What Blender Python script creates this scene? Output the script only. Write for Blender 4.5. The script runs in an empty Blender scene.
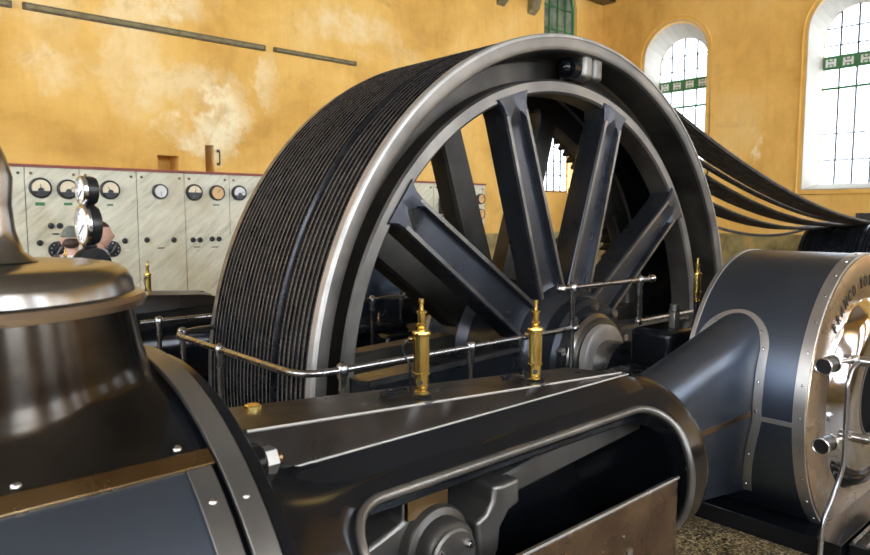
import bpy, bmesh, math, random
from math import sin, cos, pi, radians as R, sqrt, atan2
from mathutils import Vector, Matrix
random.seed(7)
COL = bpy.context.scene.collection
H = 1.75                      # eye height: build coordinates are relative to the eye, lifted at linking time

# ------------------------------------------------------------------ materials
def mat(name):
    m = bpy.data.materials.new(name); m.use_nodes = True
    nt = m.node_tree; b = nt.nodes['Principled BSDF']
    return m, nt, b
def nd(nt, t, **k):
    n = nt.nodes.new(t)
    for a, v in k.items():
        if a == 'i':
            for q, w in v.items(): n.inputs[q].default_value = w
        else: setattr(n, a, v)
    return n
def ramp(nt, src, stops):
    r = nd(nt, 'ShaderNodeValToRGB'); e = r.color_ramp.elements
    while len(e) < len(stops): e.new(.5)
    for x, (p, c) in zip(e, stops): x.position = p; x.color = (*c, 1) if len(c) == 3 else c
    nt.links.new(src, r.inputs[0]); return r
def metal(name, c1, c2, rough=.25, met=1.0, scale=3.0, rvar=.12, bump=0.0, spec=.5, coat=0.0, stretch=(1,1,1), fine=0.0, det=3):
    m, nt, b = mat(name); L = nt.links.new
    tc = nd(nt, 'ShaderNodeTexCoord'); mp = nd(nt, 'ShaderNodeMapping'); mp.inputs['Scale'].default_value = stretch
    L(tc.outputs['Object'], mp.inputs[0])
    n = nd(nt, 'ShaderNodeTexNoise', i={'Scale': scale, 'Detail': det, 'Roughness': .5}); L(mp.outputs[0], n.inputs[0])
    r = ramp(nt, n.outputs[0], [(.32, c1), (.68, c2)]); L(r.outputs[0], b.inputs['Base Color'])
    n2 = nd(nt, 'ShaderNodeTexNoise', i={'Scale': scale*2.5, 'Detail': det}); L(mp.outputs[0], n2.inputs[0])
    mr = nd(nt, 'ShaderNodeMapRange', i={1: .3, 2: .7, 3: max(.03, rough-rvar/2), 4: rough+rvar/2}); L(n2.outputs[0], mr.inputs[0])
    L(mr.outputs[0], b.inputs['Roughness'])
    b.inputs['Metallic'].default_value = met; b.inputs['Specular IOR Level'].default_value = spec
    b.inputs['Coat Weight'].default_value = coat; b.inputs['Coat Roughness'].default_value = .12
    if bump:
        n3 = nd(nt, 'ShaderNodeTexNoise', i={'Scale': fine or 40, 'Detail': 3}); L(mp.outputs[0], n3.inputs[0])
        bp = nd(nt, 'ShaderNodeBump', i={'Strength': bump, 'Distance': .01}); L(n3.outputs[0], bp.inputs['Height']); L(bp.outputs[0], b.inputs['Normal'])
    return m
M = {}
M['black_enamel'] = metal('black_enamel', (.003,.0034,.0042), (.006,.007,.009), .16, 0.0, 3, .07, .03, .30, .06, fine=9)
M['casting'] = metal('dark_casting', (.006,.0065,.008), (.014,.0145,.018), .28, .2, 4, .10, .06, .38, .1, fine=22)
M['blued'] = metal('blued_sheet_steel', (.085,.105,.14), (.13,.155,.195), .34, .92, 1.0, .08)
M['dome'] = metal('oiled_black_steel', (.010,.0095,.009), (.055,.045,.034), .17, .85, 4, .10, .02, fine=6, det=6)
M['lid'] = metal('worn_polished_steel', (.20,.19,.175), (.36,.345,.32), .23, 1, 3, .08, det=5)
M['steel'] = metal('polished_steel', (.30,.295,.29), (.40,.39,.385), .27, 1, 2, .05)
M['bright'] = metal('bright_steel', (.52,.51,.50), (.62,.61,.60), .24, 1, 2, .05)
M['chrome'] = metal('polished_cap_steel', (.46,.47,.50), (.56,.57,.60), .10, 1, 1.5, .03)
M['greysteel'] = metal('grey_machined_iron', (.11,.105,.097), (.22,.205,.18), .38, .8, 3, .12, .02, fine=25, det=5)
M['bandsteel'] = metal('brushed_band_steel', (.40,.385,.36), (.54,.52,.485), .38, .9, 3, .08)
M['void'] = metal('matte_black_shadow', (.002,.002,.002), (.003,.003,.003), .95, 0, 3, .02, spec=.1)
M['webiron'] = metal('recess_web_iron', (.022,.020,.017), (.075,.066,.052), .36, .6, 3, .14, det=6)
M['ribiron'] = metal('oily_brown_black_iron', (.006,.005,.0045), (.030,.022,.016), .32, .3, 3, .14, .06, fine=20, det=6)
M['landsteel'] = metal('worn_land_and_highlight', (.36,.35,.32), (.50,.48,.44), .5, .7, 6, .08)  # worn rim land; also paints the edge highlights of the rib
M['ridgesteel'] = metal('worn_groove_ridge', (.12,.115,.105), (.30,.285,.26), .42, .8, 14, .1, det=6)
M['spoke'] = metal('painted_spoke_iron', (.024,.028,.035), (.052,.057,.068), .30, .7, 2, .10, .03, .5, .15, fine=12)
M['spokeedge'] = metal('spoke_edge_highlight', (.10,.097,.088), (.20,.19,.17), .32, .85, 4, .10)  # pale tone that paints the highlight on the spoke edges
M['spokeback'] = metal('dull_dark_iron', (.018,.0165,.0135), (.048,.043,.034), .42, .5, 3, .12, .05, fine=20, det=6)
M['brass'] = metal('brass', (.66,.46,.12), (.80,.60,.20), .24, 1, 6, .06)
M['bronze'] = metal('bronze_strip', (.17,.105,.045), (.30,.20,.10), .30, 1, 6, .10, det=5)
M['coverplate'] = metal('brown_polished_plate', (.11,.07,.05), (.24,.165,.10), .28, .9, 4, .12, det=5)
M['capring'] = metal('warm_polished_ring', (.52,.41,.30), (.62,.50,.38), .28, 1, 2, .05)
M['knob'] = metal('black_plastic', (.008,.008,.008), (.014,.014,.014), .3, 0, 5, .1)
M['pit'] = metal('pit_concrete', (.02,.019,.017), (.05,.047,.04), .7, 0, 4, .2)
M['letter'] = metal('engraved_letter', (.05,.035,.025), (.09,.065,.045), .45, .5, 8, .1)
M['redtrim'] = metal('red_trim', (.20,.025,.018), (.30,.05,.03), .45, 0, 8, .1)
M['conduit'] = metal('dark_conduit', (.07,.05,.02), (.15,.115,.06), .6, .2, 20, .1)
M['dimboard'] = metal('dim_backing_board', (.12,.14,.10), (.34,.38,.30), .15, 0, 3, .05)  # opaque board behind the upper window
M['niche'] = metal('drab_brown', (.16,.13,.06), (.26,.21,.10), .8, 0, 9, .1)  # drab brown of the conduit strips and corbels
M['green'] = metal('green_paint', (.03,.16,.045), (.05,.22,.07), .4, 0, 9, .1)
M['white'] = metal('white_paint', (.75,.74,.70), (.85,.84,.80), .6, 0, 5, .1)
M['reveal'] = metal('cream_limewash', (.36,.33,.27), (.42,.39,.33), .8, 0, 2, .1)
M['ivory'] = metal('meter_dial_ivory', (.78,.68,.45), (.86,.76,.52), .35, 0, 5, .05)
M['orange'] = metal('meter_dial_amber', (.72,.42,.16), (.80,.50,.22), .35, 0, 5, .05)
M['skin'] = metal('skin', (.58,.33,.24), (.66,.40,.30), .5, 0, 30, .1)
M['hair'] = metal('dark_brown_hair', (.025,.012,.008), (.06,.03,.02), .5, 0, 90, .1, .3, fine=120)
M['capcloth'] = metal('grey_green_cap_cloth', (.10,.11,.09), (.16,.17,.14), .8, 0, 40, .1)
M['navy'] = metal('navy_cloth', (.02,.025,.045), (.035,.04,.07), .8, 0, 40, .1)
M['shirt'] = metal('pale_blue_cloth', (.52,.58,.66), (.66,.72,.80), .8, 0, 20, .1)

def patterned():
    m, nt, b = mat('patterned_shirt_cloth'); L = nt.links.new
    tc = nd(nt, 'ShaderNodeTexCoord'); v = nd(nt, 'ShaderNodeTexVoronoi', i={'Scale': 30}); L(tc.outputs['Object'], v.inputs[0])
    r = ramp(nt, v.outputs['Distance'], [(.25, (.22,.25,.32)), (.45, (.70,.70,.68))]); L(r.outputs[0], b.inputs['Base Color'])
    b.inputs['Roughness'].default_value = .85; return m
M['pattern'] = patterned()

def plaster():
    m, nt, b = mat('ochre_plaster'); L = nt.links.new
    g = nd(nt, 'ShaderNodeNewGeometry'); pos = g.outputs['Position']
    n1 = nd(nt, 'ShaderNodeTexNoise', i={'Scale': .55, 'Detail': 8, 'Roughness': .62, 'Distortion': .3}); L(pos, n1.inputs[0])
    base = ramp(nt, n1.outputs[0], [(.28, (.52,.27,.05)), (.42, (.70,.39,.08)), (.55, (.82,.49,.12)), (.66, (.85,.56,.19)), (.8, (.88,.66,.32))])
    # fine vertical streaks of wear
    mp = nd(nt, 'ShaderNodeMapping'); mp.inputs['Scale'].default_value = (5, 5, .8); L(pos, mp.inputs[0])
    n2 = nd(nt, 'ShaderNodeTexNoise', i={'Scale': 1.6, 'Detail': 7, 'Roughness': .7}); L(mp.outputs[0], n2.inputs[0])
    st = ramp(nt, n2.outputs[0], [(.3, (.88,.85,.80)), (.5, (1,1,1)), (.72, (1.0,1.03,1.10))])
    mx = nd(nt, 'ShaderNodeMix', data_type='RGBA', blend_type='MULTIPLY'); mx.inputs[0].default_value = .6
    L(base.outputs[0], mx.inputs[6]); L(st.outputs[0], mx.inputs[7])
    # peeled pale patches
    dn = nd(nt, 'ShaderNodeTexNoise', i={'Scale': 1.6, 'Detail': 8, 'Roughness': .7}); L(pos, dn.inputs[0])
    sub = nd(nt, 'ShaderNodeVectorMath', operation='SUBTRACT'); L(dn.outputs['Color'], sub.inputs[0]); sub.inputs[1].default_value = (.5,.5,.5)
    sc = nd(nt, 'ShaderNodeVectorMath', operation='SCALE'); L(sub.outputs[0], sc.inputs[0]); sc.inputs['Scale'].default_value = 1.5
    ad = nd(nt, 'ShaderNodeVectorMath', operation='ADD'); L(pos, ad.inputs[0]); L(sc.outputs[0], ad.inputs[1])
    last = None
    for (x, z, rx, rz, w) in ((4.3,1.35,.32,.62,1),(4.05,1.12,.55,.22,.9),(3.75,1.75,.75,.35,.5),(3.2,2.1,.35,.8,.35),(3.4,2.9,.8,.35,.8),(3.1,2.55,.3,.5,.5),(2.3,1.75,.45,.35,.45),(2.1,2.6,.5,.5,.4),(4.95,2.0,.18,.4,.5),(6.6,2.95,.9,.3,.55),(7.6,2.7,.5,.3,.35),(13.27,1.2,1,.30,.9)):
        s1 = nd(nt, 'ShaderNodeVectorMath', operation='SUBTRACT'); L(ad.outputs[0], s1.inputs[0]); s1.inputs[1].default_value = (x, 9.2 if x < 13 else 5.73, z+H)
        s2 = nd(nt, 'ShaderNodeVectorMath', operation='MULTIPLY'); L(s1.outputs[0], s2.inputs[0]); s2.inputs[1].default_value = (1/rx, 1.0 if x < 13 else 12, 1/rz)
        ln = nd(nt, 'ShaderNodeVectorMath', operation='LENGTH'); L(s2.outputs[0], ln.inputs[0])
        mr = nd(nt, 'ShaderNodeMapRange', i={1: 1.25, 2: .55, 3: 0, 4: w}); L(ln.outputs['Value'], mr.inputs[0])
        if last is None: last = mr.outputs[0]
        else:
            mm = nd(nt, 'ShaderNodeMath', operation='MAXIMUM'); L(last, mm.inputs[0]); L(mr.outputs[0], mm.inputs[1]); last = mm.outputs[0]
    n4 = nd(nt, 'ShaderNodeTexNoise', i={'Scale': 3.2, 'Detail': 9, 'Roughness': .72}); L(pos, n4.inputs[0])
    r4 = nd(nt, 'ShaderNodeMapRange', i={1: .38, 2: .56, 3: .3, 4: 1}); L(n4.outputs[0], r4.inputs[0])
    mu = nd(nt, 'ShaderNodeMath', operation='MULTIPLY'); L(last, mu.inputs[0]); L(r4.outputs[0], mu.inputs[1])
    mx2 = nd(nt, 'ShaderNodeMix', data_type='RGBA'); L(mu.outputs[0], mx2.inputs[0]); L(mx.outputs[2], mx2.inputs[6]); mx2.inputs[7].default_value = (.90,.76,.46,1)
    # brown stains
    n5 = nd(nt, 'ShaderNodeTexNoise', i={'Scale': 1.1, 'Detail': 9, 'Roughness': .7, 'Distortion': .6})
    o5 = nd(nt, 'ShaderNodeVectorMath', operation='ADD'); L(pos, o5.inputs[0]); o5.inputs[1].default_value = (7.3, 2.1, 4.4); L(o5.outputs[0], n5.inputs[0])
    r5 = nd(nt, 'ShaderNodeMapRange', i={1: .58, 2: .72, 3: 0, 4: .55}); L(n5.outputs[0], r5.inputs[0])
    mx3 = nd(nt, 'ShaderNodeMix', data_type='RGBA'); L(r5.outputs[0], mx3.inputs[0]); L(mx2.outputs[2], mx3.inputs[6]); mx3.inputs[7].default_value = (.47,.25,.06,1)
    # olive dado below the sill line
    sx = nd(nt, 'ShaderNodeSeparateXYZ'); L(pos, sx.inputs[0])
    wn = nd(nt, 'ShaderNodeMapRange', i={1: 1.40, 2: 1.38, 3: 0, 4: 1}); L(sx.outputs[2], wn.inputs[0])
    n6 = nd(nt, 'ShaderNodeTexNoise', i={'Scale': 2.5, 'Detail': 9, 'Roughness': .7}); L(pos, n6.inputs[0])
    r6 = ramp(nt, n6.outputs[0], [(.35, (.20,.15,.05)), (.5, (.33,.27,.11)), (.65, (.55,.33,.10))])
    mx4 = nd(nt, 'ShaderNodeMix', data_type='RGBA'); L(wn.outputs[0], mx4.inputs[0]); L(mx3.outputs[2], mx4.inputs[6]); L(r6.outputs[0], mx4.inputs[7])
    L(mx4.outputs[2], b.inputs['Base Color']); b.inputs['Roughness'].default_value = .8
    bp = nd(nt, 'ShaderNodeBump', i={'Strength': .35, 'Distance': .02}); L(n4.outputs[0], bp.inputs['Height']); L(bp.outputs[0], b.inputs['Normal'])
    return m
M['plaster'] = plaster()

def marble():
    m, nt, b = mat('stained_white_marble'); L = nt.links.new
    g = nd(nt, 'ShaderNodeNewGeometry'); mp = nd(nt, 'ShaderNodeMapping'); mp.vector_type = 'TEXTURE'; mp.inputs['Rotation'].default_value = (0, R(-40), 0); mp.inputs['Scale'].default_value = (1, 1, .16)
    L(g.outputs['Position'], mp.inputs[0])
    n = nd(nt, 'ShaderNodeTexNoise', i={'Scale': 2.6, 'Detail': 10, 'Roughness': .72, 'Distortion': .4}); L(mp.outputs[0], n.inputs[0])
    r = ramp(nt, n.outputs[0], [(.30, (.42,.39,.26)), (.46, (.62,.59,.43)), (.62, (.73,.70,.53)), (.8, (.80,.775,.62))])
    n2 = nd(nt, 'ShaderNodeTexNoise', i={'Scale': 1.3, 'Detail': 6, 'Roughness': .6}); L(g.outputs['Position'], n2.inputs[0])
    r2 = nd(nt, 'ShaderNodeMapRange', i={1: .50, 2: .68, 3: 0, 4: .65}); L(n2.outputs[0], r2.inputs[0])
    n3 = nd(nt, 'ShaderNodeMath', operation='MULTIPLY'); L(r2.outputs[0], n3.inputs[0]); L(n.outputs[0], n3.inputs[1])
    mx = nd(nt, 'ShaderNodeMix', data_type='RGBA'); L(n3.outputs[0], mx.inputs[0]); L(r.outputs[0], mx.inputs[6]); mx.inputs[7].default_value = (.45,.30,.07,1)
    L(mx.outputs[2], b.inputs['Base Color']); b.inputs['Roughness'].default_value = .35; return m
M['marble'] = marble()

def terrazzo():
    m, nt, b = mat('speckled_terrazzo'); L = nt.links.new
    g = nd(nt, 'ShaderNodeNewGeometry')
    v = nd(nt, 'ShaderNodeTexVoronoi', i={'Scale': 95}); L(g.outputs['Position'], v.inputs[0])
    s = nd(nt, 'ShaderNodeSeparateColor'); L(v.outputs['Color'], s.inputs[0])
    r = ramp(nt, s.outputs[0], [(.0, (.02,.015,.01)), (.3, (.10,.07,.035)), (.5, (.28,.19,.08)), (.7, (.46,.36,.18)), (.95, (.62,.55,.38))])
    r.color_ramp.interpolation = 'CONSTANT'
    n = nd(nt, 'ShaderNodeTexNoise', i={'Scale': 1.5, 'Detail': 4}); L(g.outputs['Position'], n.inputs[0])
    r2 = ramp(nt, n.outputs[0], [(.3, (.55,.5,.45)), (.7, (1,1,1))])
    mx = nd(nt, 'ShaderNodeMix', data_type='RGBA', blend_type='MULTIPLY'); mx.inputs[0].default_value = 1
    L(r.outputs[0], mx.inputs[6]); L(r2.outputs[0], mx.inputs[7]); L(mx.outputs[2], b.inputs['Base Color'])
    b.inputs['Roughness'].default_value = .45; return m
M['terrazzo'] = terrazzo()

def rope_mat():
    m, nt, b = mat('tarred_braided_rope'); L = nt.links.new
    uv = nd(nt, 'ShaderNodeUVMap'); s = nd(nt, 'ShaderNodeSeparateXYZ'); L(uv.outputs[0], s.inputs[0])
    def wave(k):
        a = nd(nt, 'ShaderNodeMath', operation='MULTIPLY'); L(s.outputs[0], a.inputs[0]); a.inputs[1].default_value = 115
        c = nd(nt, 'ShaderNodeMath', operation='MULTIPLY'); L(s.outputs[1], c.inputs[0]); c.inputs[1].default_value = k*3*2*pi
        d = nd(nt, 'ShaderNodeMath', operation='ADD'); L(a.outputs[0], d.inputs[0]); L(c.outputs[0], d.inputs[1])
        e = nd(nt, 'ShaderNodeMath', operation='SINE'); L(d.outputs[0], e.inputs[0]); return e.outputs[0]
    mm = nd(nt, 'ShaderNodeMath', operation='MULTIPLY'); L(wave(1), mm.inputs[0]); L(wave(-1), mm.inputs[1])
    g = nd(nt, 'ShaderNodeNewGeometry'); n = nd(nt, 'ShaderNodeTexNoise', i={'Scale': 9, 'Detail': 8, 'Roughness': .7}); L(g.outputs['Position'], n.inputs[0])
    h = nd(nt, 'ShaderNodeMath', operation='MULTIPLY_ADD'); L(mm.outputs[0], h.inputs[0]); h.inputs[1].default_value = .16; L(n.outputs[0], h.inputs[2])
    r = ramp(nt, h.outputs[0], [(.28, (.008,.007,.007)), (.46, (.032,.028,.026)), (.60, (.080,.068,.060)), (.78, (.24,.19,.14))])
    L(r.outputs[0], b.inputs['Base Color']); b.inputs['Roughness'].default_value = .55
    bp = nd(nt, 'ShaderNodeBump', i={'Strength': .8, 'Distance': .006}); L(mm.outputs[0], bp.inputs['Height']); L(bp.outputs[0], b.inputs['Normal'])
    return m
M['rope'] = rope_mat()

def glass(name, tint=(1,1,1)):
    m, nt, b = mat(name); nt.nodes.remove(b); o = nt.nodes['Material Output']
    t = nd(nt, 'ShaderNodeBsdfTransparent'); t.inputs[0].default_value = (*tint, 1)
    g = nd(nt, 'ShaderNodeBsdfGlossy', i={'Roughness': .05}); mx = nd(nt, 'ShaderNodeMixShader'); mx.inputs[0].default_value = .06
    nt.links.new(t.outputs[0], mx.inputs[1]); nt.links.new(g.outputs[0], mx.inputs[2]); nt.links.new(mx.outputs[0], o.inputs[0]); return m
M['glass'] = glass('window_glass', (.95,.97,.98))
def ceil_mat():
    m, nt, b = mat('ceiling_paint'); b.inputs['Base Color'].default_value = (.22,.185,.14,1); b.inputs['Roughness'].default_value = .9; return m
M['ceiling'] = ceil_mat()

# ------------------------------------------------------------------ object helpers
def set_props(o, label=None, cat=None, group=None, kind=None):
    if label: o['label'] = label
    if cat: o['category'] = cat
    if group: o['group'] = group
    if kind: o['kind'] = kind
    return o
def thing(name, label, cat, loc, group=None):
    o = bpy.data.objects.new(name, None); COL.objects.link(o); o.empty_display_size = .1
    o.location = (loc[0], loc[1], loc[2]+H)
    return set_props(o, label, cat, group)
def wloc(o):
    p = Vector((0,0,0))
    while o: p += o.location; o = o.parent
    return p
def finish(name, bm, m, parent=None, smooth=True, bevel=0, angle=38, seg=2, label=None):
    bmesh.ops.recalc_face_normals(bm, faces=bm.faces)
    if parent is None:
        xs = [v.co for v in bm.verts]
        org = Vector(((min(c.x for c in xs)+max(c.x for c in xs))/2, (min(c.y for c in xs)+max(c.y for c in xs))/2, min(c.z for c in xs)))
        loc = org + Vector((0,0,H))
    else:
        loc = Vector((0,0,0)); org = wloc(parent) - Vector((0,0,H))
    bmesh.ops.translate(bm, verts=bm.verts, vec=-org)
    me = bpy.data.meshes.new(name); bm.to_mesh(me); bm.free()
    me.materials.append(m if not isinstance(m, str) else M[m])
    if smooth:
        me.shade_smooth(); me.set_sharp_from_angle(angle=R(angle))
    o = bpy.data.objects.new(name, me); COL.objects.link(o); o.location = loc
    if parent: o.parent = parent
    if bevel:
        b = o.modifiers.new('bevel', 'BEVEL'); b.width = bevel; b.segments = seg; b.limit_method = 'ANGLE'; b.angle_limit = R(40)
        if smooth: b.harden_normals = False
    if label: o['label'] = label
    return o
def BM(): return bmesh.new()
def box(bm, x0, x1, y0, y1, z0, z1):
    vs = [bm.verts.new((x, y, z)) for x in (x0, x1) for y in (y0, y1) for z in (z0, z1)]
    for f in ((0,1,3,2),(4,6,7,5),(0,4,5,1),(2,3,7,6),(0,2,6,4),(1,5,7,3)): bm.faces.new([vs[i] for i in f])
    return vs
def frame_of(axis):
    a = Vector(axis).normalized(); t = Vector((0,0,1)) if abs(a.z) < .9 else Vector((1,0,0))
    u = a.cross(t).normalized(); v = a.cross(u).normalized(); return a, u, v
def lathe(bm, prof, c, axis, n=48, closed=False, a0=0, a1=2*pi):
    """prof: (r, t) pairs, t along the axis from c"""
    a, u, v = frame_of(axis); c = Vector(c); full = abs(a1-a0-2*pi) < 1e-6
    k = n if full else n+1; rings = []
    for (r, t) in prof:
        if r < 1e-6: rings.append([bm.verts.new(c+a*t)]*k); continue
        rings.append([bm.verts.new(c+a*t+(u*cos(a0+(a1-a0)*i/n)+v*sin(a0+(a1-a0)*i/n))*r) for i in range(k)])
    pr = list(zip(rings, rings[1:])) + ([(rings[-1], rings[0])] if closed else [])
    for p, q in pr:
        for i in range(n):
            j = (i+1) % k
            f = []
            for w in (p[i], p[j], q[j], q[i]):
                if w not in f: f.append(w)
            if len(f) > 2:
                try: bm.faces.new(f)
                except ValueError: pass
    return bm
def cyl(bm, p, q, r, n=24, r2=None, caps=True):
    p = Vector(p); q = Vector(q); L = (q-p).length; r2 = r if r2 is None else r2
    pr = [(r, 0), (r2, L)]
    if caps: pr = [(0, 0)] + pr + [(0, L)]
    return lathe(bm, pr, p, q-p, n)
def hexnut(bm, p, axis, r, h):
    lathe(bm, [(0,0),(r,0),(r,h*.9),(r*.9,h),(0,h)], p, axis, 6)
def sphere(bm, c, r, s=(1,1,1), n=20, rot=None):
    m = Matrix.Translation(c) @ (rot or Matrix.Identity(4)) @ Matrix.Diagonal((*[r*q for q in s], 1))
    bmesh.ops.create_uvsphere(bm, u_segments=n, v_segments=max(8, n//2), radius=1, matrix=m)
def tube(bm, pts, r, n=10, uv=False, closed=False):
    pts = [Vector(p) for p in pts]; N = len(pts); rings = []; up = None; d = 0; ds = []
    lay = bm.loops.layers.uv.verify() if uv else None
    for i, p in enumerate(pts):
        if closed: t = pts[(i+1) % N]-pts[i-1]
        else: t = pts[min(i+1, N-1)]-pts[max(i-1, 0)]
        t.normalize()
        if up is None:
            up = Vector((0,1,0)) if abs(t.y) < .9 else Vector((0,0,1))
        up = (up-t*up.dot(t)).normalized(); v = t.cross(up)
        rr = r[i] if isinstance(r, (list, tuple)) else r
        rings.append([bm.verts.new(p+(up*cos(2*pi*k/n)+v*sin(2*pi*k/n))*rr) for k in range(n)])
        if i: d += (p-pts[i-1]).length
        ds.append(d)
    pairs = [(i, i+1) for i in range(N-1)] + ([(N-1, 0)] if closed else [])
    for a, b in pairs:
        for k in range(n):
            j = (k+1) % n
            f = bm.faces.new((rings[a][k], rings[a][j], rings[b][j], rings[b][k]))
            if uv:
                for l, (dd, kk) in zip(f.loops, ((ds[a],k),(ds[a],k+1),(ds[b],k+1),(ds[b],k))): l[lay].uv = (dd, kk/n)
    if not closed:
        bm.faces.new(rings[0][::-1]); bm.faces.new(rings[-1])
    return bm
def bend(pts, rad=.05, n=6):
    """round the corners of a polyline"""
    P = [Vector(p) for p in pts]; out = [P[0]]
    for a, b, c in zip(P, P[1:], P[2:]):
        d1 = (a-b); d2 = (c-b); l = min(rad, d1.length*.45, d2.length*.45); s = b+d1.normalized()*l; e = b+d2.normalized()*l
        for i in range(n+1):
            t = i/n; out.append(s*(1-t)**2+b*2*t*(1-t)+e*t*t)
    out.append(P[-1]); return out
def prism(bm, poly, axis, d0, d1):
    """poly of 2d points; axis 'y': (x,z) extruded in y, 'x': (y,z), 'z': (x,y)"""
    def mk(p, d): return {'y': (p[0], d, p[1]), 'x': (d, p[0], p[1]), 'z': (p[0], p[1], d)}[axis]
    a = [bm.verts.new(mk(p, d0)) for p in poly]; b = [bm.verts.new(mk(p, d1)) for p in poly]; n = len(poly)
    bm.faces.new(a); bm.faces.new(b[::-1])
    for i in range(n): bm.faces.new((a[i], a[(i+1) % n], b[(i+1) % n], b[i]))
def bridge(bm, rings, cyclic=True, cap0=False, cap1=False):
    for a, b in zip(rings, rings[1:]):
        n = len(a)
        for i in range(n if cyclic else n-1):
            j = (i+1) % n
            try: bm.faces.new((a[i], a[j], b[j], b[i]))
            except ValueError: pass
    if cap0: bm.faces.new(rings[0][::-1])
    if cap1: bm.faces.new(rings[-1])
def copy_tree(o, parent=None):
    c = o.copy(); COL.objects.link(c); c.parent = parent
    for ch in list(o.children): copy_tree(ch, c)
    return c
def place_copy(o, dloc, mirror=None, label=None, group=None):
    c = copy_tree(o); c.location = o.location + Vector(dloc)
    if mirror is not None:           # mirrored about the plane y = mirror
        c.location.y = 2*mirror - o.location.y + dloc[1]; c.scale = (1, -1, 1)
    if label: c['label'] = label
    if group: c['group'] = group
    return c
FLOOR = -1.75

# ------------------------------------------------------------------ the building
WY, WX = 9.2, 13.27          # far wall, right wall
RX0, RY0, CZ = -5.0, -5.0, 5.6
def arch(c, w, z0, ztop, n=14):
    r = w/2; zs = ztop-r
    return [(c-r, z0), (c+r, z0)] + [(c+r*cos(pi*i/n), zs+r*sin(pi*i/n)) for i in range(n+1)]
def splay(bm, axis, d0, d1, a0, a1):
    p0 = arch(*a0); p1 = arch(*a1)
    def mk(p, d): return (p[0], d, p[1]) if axis == 'y' else (d, p[0], p[1])
    A = [bm.verts.new(mk(p, d0)) for p in p0]; B = [bm.verts.new(mk(p, d1)) for p in p1]; n = len(A)
    bm.faces.new(A); bm.faces.new(B[::-1])
    for i in range(n): bm.faces.new((A[i], A[(i+1) % n], B[(i+1) % n], B[i]))
def wall(name, axis, d_in, d_out, lo, hi, holes, material='plaster'):
    bm = BM()
    if axis == 'y': box(bm, lo, hi, min(d_in, d_out), max(d_in, d_out), FLOOR-.05, CZ+.05)
    else: box(bm, min(d_in, d_out), max(d_in, d_out), lo, hi, FLOOR-.05, CZ+.05)
    o = finish(name, bm, material, smooth=False); o['kind'] = 'structure'
    cb = BM(); s = 1 if d_out > d_in else -1
    for h in holes:
        if h[0] == 'arch': splay(cb, axis, d_in-s*.06, d_out+s*.06, h[1], h[2])
        else:
            _, x0, x1, z0, z1, dep = h
            if axis == 'y': box(cb, x0, x1, d_in-s*.05, d_in+s*dep, z0, z1)
    if holes:
        bmesh.ops.recalc_face_normals(cb, faces=cb.faces)
        bmesh.ops.translate(cb, verts=cb.verts, vec=-Vector(o.location)+Vector((0,0,H)))
        me = bpy.data.meshes.new('cut'); cb.to_mesh(me); co = bpy.data.objects.new('cut', me); COL.objects.link(co); co.location = o.location
        md = o.modifiers.new('b', 'BOOLEAN'); md.operation = 'DIFFERENCE'; md.solver = 'EXACT'; md.object = co
        dg = bpy.context.evaluated_depsgraph_get(); nm = bpy.data.meshes.new_from_object(o.evaluated_get(dg))
        o.modifiers.clear(); o.data = nm; bpy.data.objects.remove(co)
    cb.free() if cb.is_valid else None
    return o
win_n = [0]
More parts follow.
